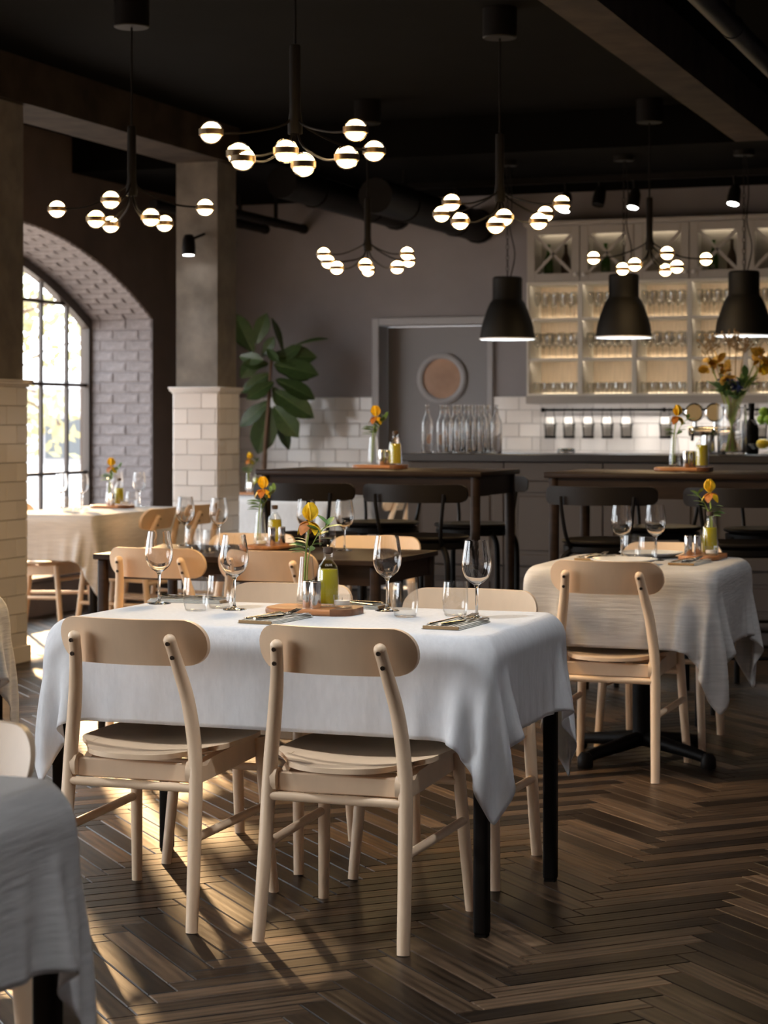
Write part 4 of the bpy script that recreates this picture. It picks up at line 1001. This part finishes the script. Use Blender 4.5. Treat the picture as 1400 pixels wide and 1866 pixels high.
plate_me = MB().lathe([(0, .004), (.07, .004), (.075, .006), (.116, .020), (.1245, .022), (.1255, .020), (.117, .016), (.077, 0), (0, 0)], 48).mesh('plate', 'plate', angle=60)
tag(put('plate', plate_me, None, (-1.744, 7.40, ZT1)), 'white plate on the small table behind the near chair back', 'plate', 'plates on the small table')
tag(put('plate', plate_me, None, (-1.735, 7.825, ZT1)), 'white plate at the far side of the small table', 'plate', 'plates on the small table')

# ---- napkins with cutlery
def napkin():
    t = thing('striped_napkin', '', 'napkin')
    b = MB(); L, Wn = .235, .105
    for k in range(3): b.box(-Wn/2+k*.003, Wn/2-k*.002, -L/2+.002*k, L/2-.003*k, .0005+k*.0032, .0032+k*.0032, .0012)
    nb = b.build('folded_cloth', 'napkin', t)
    for k in range(7):
        x = -Wn/2+.013+k*.0132; MB().box(x-.0026, x+.0026, -L/2+.006, L/2-.008, .0095, .0101).build('stripe', 'stripe', nb, smooth=False)
    MB().box(-Wn/2+.004, Wn/2-.002, -L/2-.0005, -L/2+.004, .001, .0095, .001).build('hem', 'napkintan', nb)
    return t
def fork():
    t = thing('fork', '', 'fork')
    MB().tube(spline([(0, -.10, .002), (0, -.04, .005), (0, .03, .009), (0, .055, .004)], 5), [.0052-.0022*math.sin(PI*i/15) for i in range(16)], 8, flat=.45).build('handle', 'cutlery', t)
    MB().box(-.011, .011, .054, .072, .0028, .0052, .001).build('neck', 'cutlery', t)
    for k in range(4): MB().tube([(-.0095+k*.0063, .070, .004), (-.0095+k*.0063, .09, .0062), (-.0092+k*.0061, .115, .013)], [.0018, .0017, .0010], 6).build('tine', 'cutlery', t)
    return t
def knife():
    t = thing('table_knife', '', 'knife')
    MB().tube([(0, -.11, .004), (0, -.05, .004), (0, .0, .004)], [.0058, .0065, .0045], 8, flat=.6).build('handle', 'cutlery', t)
    MB().prism([(-.004, .0), (.005, 0), (.009, .05), (.008, .095), (.0, .115), (-.003, .1)], .003, .0045).build('blade', 'steel', t, smooth=False)
    return t
NP, FK, KN = Proto(napkin), Proto(fork), Proto(knife)
for px, py, z, rz, where in ((832, 1140, ZT1, -.05, 'by the white cloth corner fold'), (503, 5.02, ZT1, -.1, 'in front of the wooden tray'), (347, 5.452, ZT1, PI/2+.02, 'at the window end of the white cloth'), (632, 5.452, ZT1, PI/2-.02, 'behind the candle glass of the white-clothed table'), (1258, 7.53, ZT1, -.1, 'before the tray of the small table'), (1085, 7.66, ZT1, -.05, 'beside the near plate of the small table')):
    u, v, _ = on(px, py, z)
    NP.at((u, v, z), rz, 'folded striped napkin '+where, 'striped napkins')
    R2 = Matrix.Rotation(rz, 3, 'Z')
    p = R2 @ Vector((-.016, .0, 0)); FK.at((u+p.x, v+p.y, z+.0102), rz-.25, 'fork on the napkin '+where, 'forks')
    p = R2 @ Vector((.024, -.005, 0)); KN.at((u+p.x, v+p.y, z+.0102), rz-.25, 'knife on the napkin '+where, 'knives')

# ---- serving trays with bottle, shakers, vase, flower, candle
def tray():
    t = thing('wooden_tray', '', 'tray')
    def stadium(L, Wd, r, n=8):
        pts = []
        for cx, cy, a0 in ((L/2-r, Wd/2-r, 0), (-L/2+r, Wd/2-r, PI/2), (-L/2+r, -Wd/2+r, PI), (L/2-r, -Wd/2+r, 1.5*PI)):
            pts += [(cx+r*math.cos(a0+PI/2*i/n), cy+r*math.sin(a0+PI/2*i/n)) for i in range(n+1)]
        return pts
    o = MB().prism(stadium(.265, .16, .055), 0, .018).build('board', 'traywood', t, angle=50)
    md = o.modifiers.new('b', 'BEVEL'); md.width = .006; md.segments = 3; md.limit_method = 'ANGLE'; md.angle_limit = math.radians(50)
    pts = [q for q in stadium(.2660, .161, .0555) if q[0] > .066]; pts = sorted(pts, key=lambda q: math.atan2(q[1], q[0]-.066))
    o = MB().prism(pts, .0004, .0184).build('heartwood_end', 'traydark', t, angle=50)
    return t
def oilbottle():
    t = thing('oil_bottle', '', 'bottle')
    MB().lathe([(0, 0), (.029, 0), (.0315, .004), (.0308, .06), (.0292, .098), (.025, .112), (.0145, .127), (.0118, .140), (.0138, .142), (.0138, .147), (.0118, .147), (.0100, .140), (.0125, .127), (.0232, .111), (.0275, .097), (.0290, .06), (.0295, .008), (0, .006)], 28).build('glass_body', 'thin', t, angle=60)
    MB().lathe([(0, .0065), (.0290, .0085), (.0286, .06), (.0271, .097), (.0262, .103), (0, .103)], 28).build('oil', 'oil', t, angle=60)
    MB().lathe([(0, .146), (.0098, .146), (.0098, .148), (.0135, .149), (.0135, .162), (.012, .164), (0, .164)], 20).build('stopper', 'cork', t)
    return t
def shaker():
    t = thing('shaker', '', 'shaker')
    MB().lathe([(0, 0), (.0145, 0), (.015, .001), (.015, .068), (.0145, .0695), (0, .0695)], 28).build('cylinder', 'steel', t)
    MB().lathe([(0, .0745), (.013, .0745), (.0148, .073), (.0148, .0702), (0, .0702)], 28).build('lid', 'steel', t)
    return t
def budvase():
    return tag(MB().lathe([(0, 0), (.0255, 0), (.028, .004), (.027, .03), (.022, .085), (.0175, .135), (.0162, .135), (.0205, .085), (.0255, .03), (.0255, .01), (0, .008)], 28).build('bud_vase', 'thin', None, angle=60), None, 'vase')
def candle():
    t = thing('candle_glass', '', 'candle holder')
    o = MB().lathe([(0, 0), (.022, 0), (.0245, .003), (.0255, .036), (.0235, .036), (.0225, .008), (0, .006)], 28).build('ribbed_glass', 'clear', t, angle=60)
    MB().lathe([(.0245, .002), (.0268, .004), (.0268, .009), (.0245, .011)], 28, close=True).build('bead_ring', 'thin', o)
    w = MB().lathe([(0, .0065), (.0215, .0085), (.022, .020), (0, .020)], 24).build('wax', 'wax', t)
    MB().tube([(0, 0, .0195), (.0008, 0, .028)], .0008, 5).build('wick', 'stripe', w)
    return t
def flower(seed, wilt=False):
    def mk():
        r = random.Random(seed); t = thing('yellow_flower', '', 'flower')
        tip = Vector((.012, -.004, .232))
        MB().tube(spline([(-.012, .006, .010), (-.004, .002, .13), (.006, 0, .20), tip], 5), .0028, 7).build('stem', 'stem', t)
        up = MB()
        for k in range(5):
            a = k*2*PI/5+.3; d = Vector((math.cos(a)*.45, math.sin(a)*.45, .9)); vs, fs = leafblade(.050, .022, -.35); m_ = orient(tip+Vector((0, 0, .002)), d, r.uniform(-.4, .4)+PI/2*0)
            o = MB().add([m_ @ Vector(v) for v in vs], fs).build('petal', 'petal', t, recalc=False)
        for k in range(5):
            a = k*2*PI/5+.8; d = Vector((math.cos(a), math.sin(a), -.35)); vs, fs = leafblade(.044, .018, .55); m_ = orient(tip, d, r.uniform(-.3, .3)); MB().add([m_ @ Vector(v) for v in vs], fs).build('petal', 'petalred' if k % 2 else 'petal', t, recalc=False)
        base = Vector((0, 0, .14)); spr = spline([(.0, 0, .02), (.006, 0, .13), (.03, .005, .19), (.062, .01, .225)], 4); st2 = MB().tube(spr, .0016, 5).build('sprig', 'stem', t)
        for k in range(12):
            q = spr[min(len(spr)-1, 5+k*7//11)]; a = r.uniform(0, 2*PI); d = Vector((math.cos(a)+.4, math.sin(a), .5+.4*r.random())).normalized(); vs, fs = leafblade(r.uniform(.042, .06), .008, .25); m_ = orient(q, d, r.uniform(-.6, .6))
            MB().add([m_ @ Vector(v) for v in vs], fs).build('leaf', 'leaf', st2, recalc=False)
        for k in range(8):
            a = PI+r.uniform(-1, 1); q = Vector((0, 0, r.uniform(.14, .18))); d = Vector((math.cos(a), math.sin(a), .35)).normalized(); vs, fs = leafblade(r.uniform(.045, .06), .008, .3); m_ = orient(q, d, r.uniform(-.6, .6))
            MB().add([m_ @ Vector(v) for v in vs], fs).build('leaf', 'leaf', st2, recalc=False)
        return t
    return mk
PT, PO, PS, PV, PC = Proto(tray), Proto(oilbottle), Proto(shaker), Proto(budvase), Proto(candle)
PF = [Proto(flower(1)), Proto(flower(2))]
def tray_set(px, py, z, where, rz=0, k=0, oil=(.030, .028), vs=(-.042, .045), sh=((-.008, -.026), (.022, -.044)), cd=(.086, -.008), frz=0):
    u, v, _ = on(px, py, z); R2 = Matrix.Rotation(rz, 3, 'Z')
    def loc(o, dz=.0186): p = R2 @ Vector((o[0], o[1], 0)); return (u+p.x, v+p.y, z+dz)
    PT.at((u, v, z), rz, 'small acacia wood tray on '+where, 'wooden trays')
    PO.at(loc(oil), rz, 'bottle of green olive oil on '+where, 'oil bottles')
    for i, o in enumerate(sh): PS.at(loc(o), rz, 'polished steel cylinder shaker on the tray of '+where, 'steel shakers on '+where)
    PV.at(loc(vs), rz, 'slim clear bud vase on the tray of '+where, 'bud vases')
    PF[k % 2].at(loc(vs, .0195), rz+frz, 'yellow flower in the bud vase of '+where, 'yellow flowers')
    if cd: PC.at(loc(cd), rz, 'small ribbed glass candle holder on '+where, 'candle glasses')
tray_set(573, 5.245, ZT1, 'the white-clothed table', frz=-.1)
tray_set(492, 7.93, ZT2, 'the bare dark table', rz=PI/2, k=1, oil=(.048, -.002), vs=(.0, .046), sh=((-.022, -.018), (.012, -.050)), cd=(-.09, .0), frz=.3-PI/2)
tray_set(205, 11.07, ZT1, 'the sunlit table', k=1)
tray_set(1281, 7.80, ZT1, 'the small table with plates', rz=PI/2, vs=(.082, -.018), oil=(.015, -.025), sh=((-.065, .043), (-.028, .014)), k=0, cd=(-.065, -.046), frz=2.6-PI/2)
tray_set(458, 13.35, ZT1, 'the clothed table near the fig plant', cd=None)
tray_set(693, 9.25, 1.0505, 'the first bar table', k=1, oil=(.078, .0), vs=(-.035, .0), sh=((.012, -.01), (.03, .02)), cd=None)
tray_set(1246, 9.28, 1.0505, 'the second bar table', k=0, oil=(.085, .0), vs=(-.042, .0), sh=((.015, -.01), (.035, .02)), cd=None)
# the word printed on the oil bottle of the main table
fc = bpy.data.curves.new('OLIVE', 'FONT'); fc.body = 'OLIVE'; fc.size = .0085; fc.align_x = 'CENTER'; fc.extrude = .0001
tmp = bpy.data.objects.new('tmp', fc); COL.objects.link(tmp); bpy.context.view_layer.update()
me = bpy.data.meshes.new_from_object(tmp.evaluated_get(bpy.context.evaluated_depsgraph_get())); bpy.data.objects.remove(tmp)
for vtx in me.vertices:
    r_ = .0258; a = vtx.co.x/r_; z_ = vtx.co.y; rr = r_-.66*z_
    vtx.co = Vector((rr*math.sin(a), -rr*math.cos(a)-.0006, .1125+z_))
me.materials.append(M['trimwhite'])
oils = [o for o in bpy.data.objects if o.name.startswith('oil_bottle')]
ob = min(oils, key=lambda o: (o.location-Vector((*T1, .77))).length)
wd = put('lettering', me, ob); wd.rotation_euler = (0, 0, TH+.1); wd['label'] = 'white lettering OLIVE on the bottle shoulder'

# ================================================================== FIG PLANT
FV = 13.95; fu_, _, FZ = atv(482, FV)
fig = thing('fiddle_leaf_fig', 'tall fiddle leaf fig plant behind the second tiled pillar', 'plant', (fu_, FV, 0))
k_ = F/FZ
def fp(cx, cy, dz=0):
    px, py = 430+cx/6.22, 560+cy/6.22
    return CAMX*((px-482)/k_)+CAMZ*dz+Vector((0, 0, zat(py, FZ)))
MB().lathe([(0, 0), (.15, 0), (.165, .02), (.19, .34), (.18, .34), (.16, .30), (0, .30)], 28).build('pot', 'pot', fig)
MB().tube(spline([(0, 0, .28), fp(325, 1750), fp(370, 1100), fp(395, 700), fp(420, 450)], 6), [.020-.012*i/24 for i in range(25)], 10).build('trunk', 'bark', fig)
def figleaf_mesh():
    vs = []; fs = []; n = 14; m = 6
    for i in range(n+1):
        t = i/n; w = .5*(math.sin(PI*min(1, t**.8))**.75)*(.72+.55*t)*(1-.12*math.sin(PI*2.2*t)); w = max(w, .012)*.56
        if t > .985: w = .004
        for j in range(-m, m+1):
            s_ = j/m; rib = .020*abs(math.sin((t*7+abs(s_)*-.9)*PI))*(abs(s_)**.5)*(1-t*.3)
            vs.append((t, s_*w*(1+.04*math.sin(18*t)), .06*abs(s_)*w*2-.18*t*t+rib*.8))
    Wm = 2*m+1
    for i in range(n):
        for j in range(2*m): q = i*Wm+j; fs.append((q, q+Wm, q+Wm+1, q+1))
    return MB().add(vs, fs).mesh('leaf', 'figleaf', angle=180, recalc=False)
fl_me = figleaf_mesh()
vein_me = MB().tube([(t, 0, -.18*t*t+.004) for t in np.linspace(0, .98, 9)], [.010-.008*t for t in np.linspace(0, 1, 9)], 5).mesh('midrib', 'figvein')
rr_ = random.Random(11)
for (bx, by, tx, ty, wsc, tilt) in ((200, 520, 0, 90, .8, .5), (230, 420, 338, 88, .9, .2), (140, 480, 5, 300, .9, .6), (530, 500, 448, 135, .45, 1.2), (660, 440, 1015, 320, .45, 1.1), (400, 560, 885, 545, .9, .3), (430, 650, 905, 735, .9, .4), (300, 560, 425, 350, .9, .3), (270, 540, 70, 790, 1.0, -.2), (400, 800, 60, 935, .8, .5), (430, 850, 150, 1015, .9, .3), (450, 820, 880, 1000, .8, .6), (430, 950, 860, 1215, .85, .3), (390, 1060, 45, 1320, .75, .5), (400, 1130, 255, 1630, 1.0, -.1), (430, 1120, 690, 1440, 1.0, .1), (440, 1200, 612, 1590, .6, .8), (450, 700, 810, 790, .8, .6), (380, 750, 130, 900, .9, .2), (480, 620, 720, 430, .8, .4), (350, 470, 470, 600, .9, .2), (40, 560, 290, 600, .9, .1), (420, 900, 560, 1150, .9, .3), (370, 640, 120, 640, .9, .3)):
    dz = rr_.uniform(-.07, .07); b = fp(bx, by, dz*.3); e = fp(tx, ty, dz-.04); d = e-b; L = d.length*1.06
    x = d.normalized(); nrm = (-CAMZ*math.cos(tilt)+Vector((0, 0, 1))*math.sin(tilt)); nrm = (nrm-x*nrm.dot(x)).normalized(); y = nrm.cross(x)
    mtx = Matrix((x, y, nrm)).transposed().to_4x4(); mtx.translation = b
    lf = put('leaf', fl_me, fig); lf.matrix_local = mtx @ Matrix.Diagonal((L, L*wsc*.95, L*.8, 1))
    put('midrib', vein_me, lf)
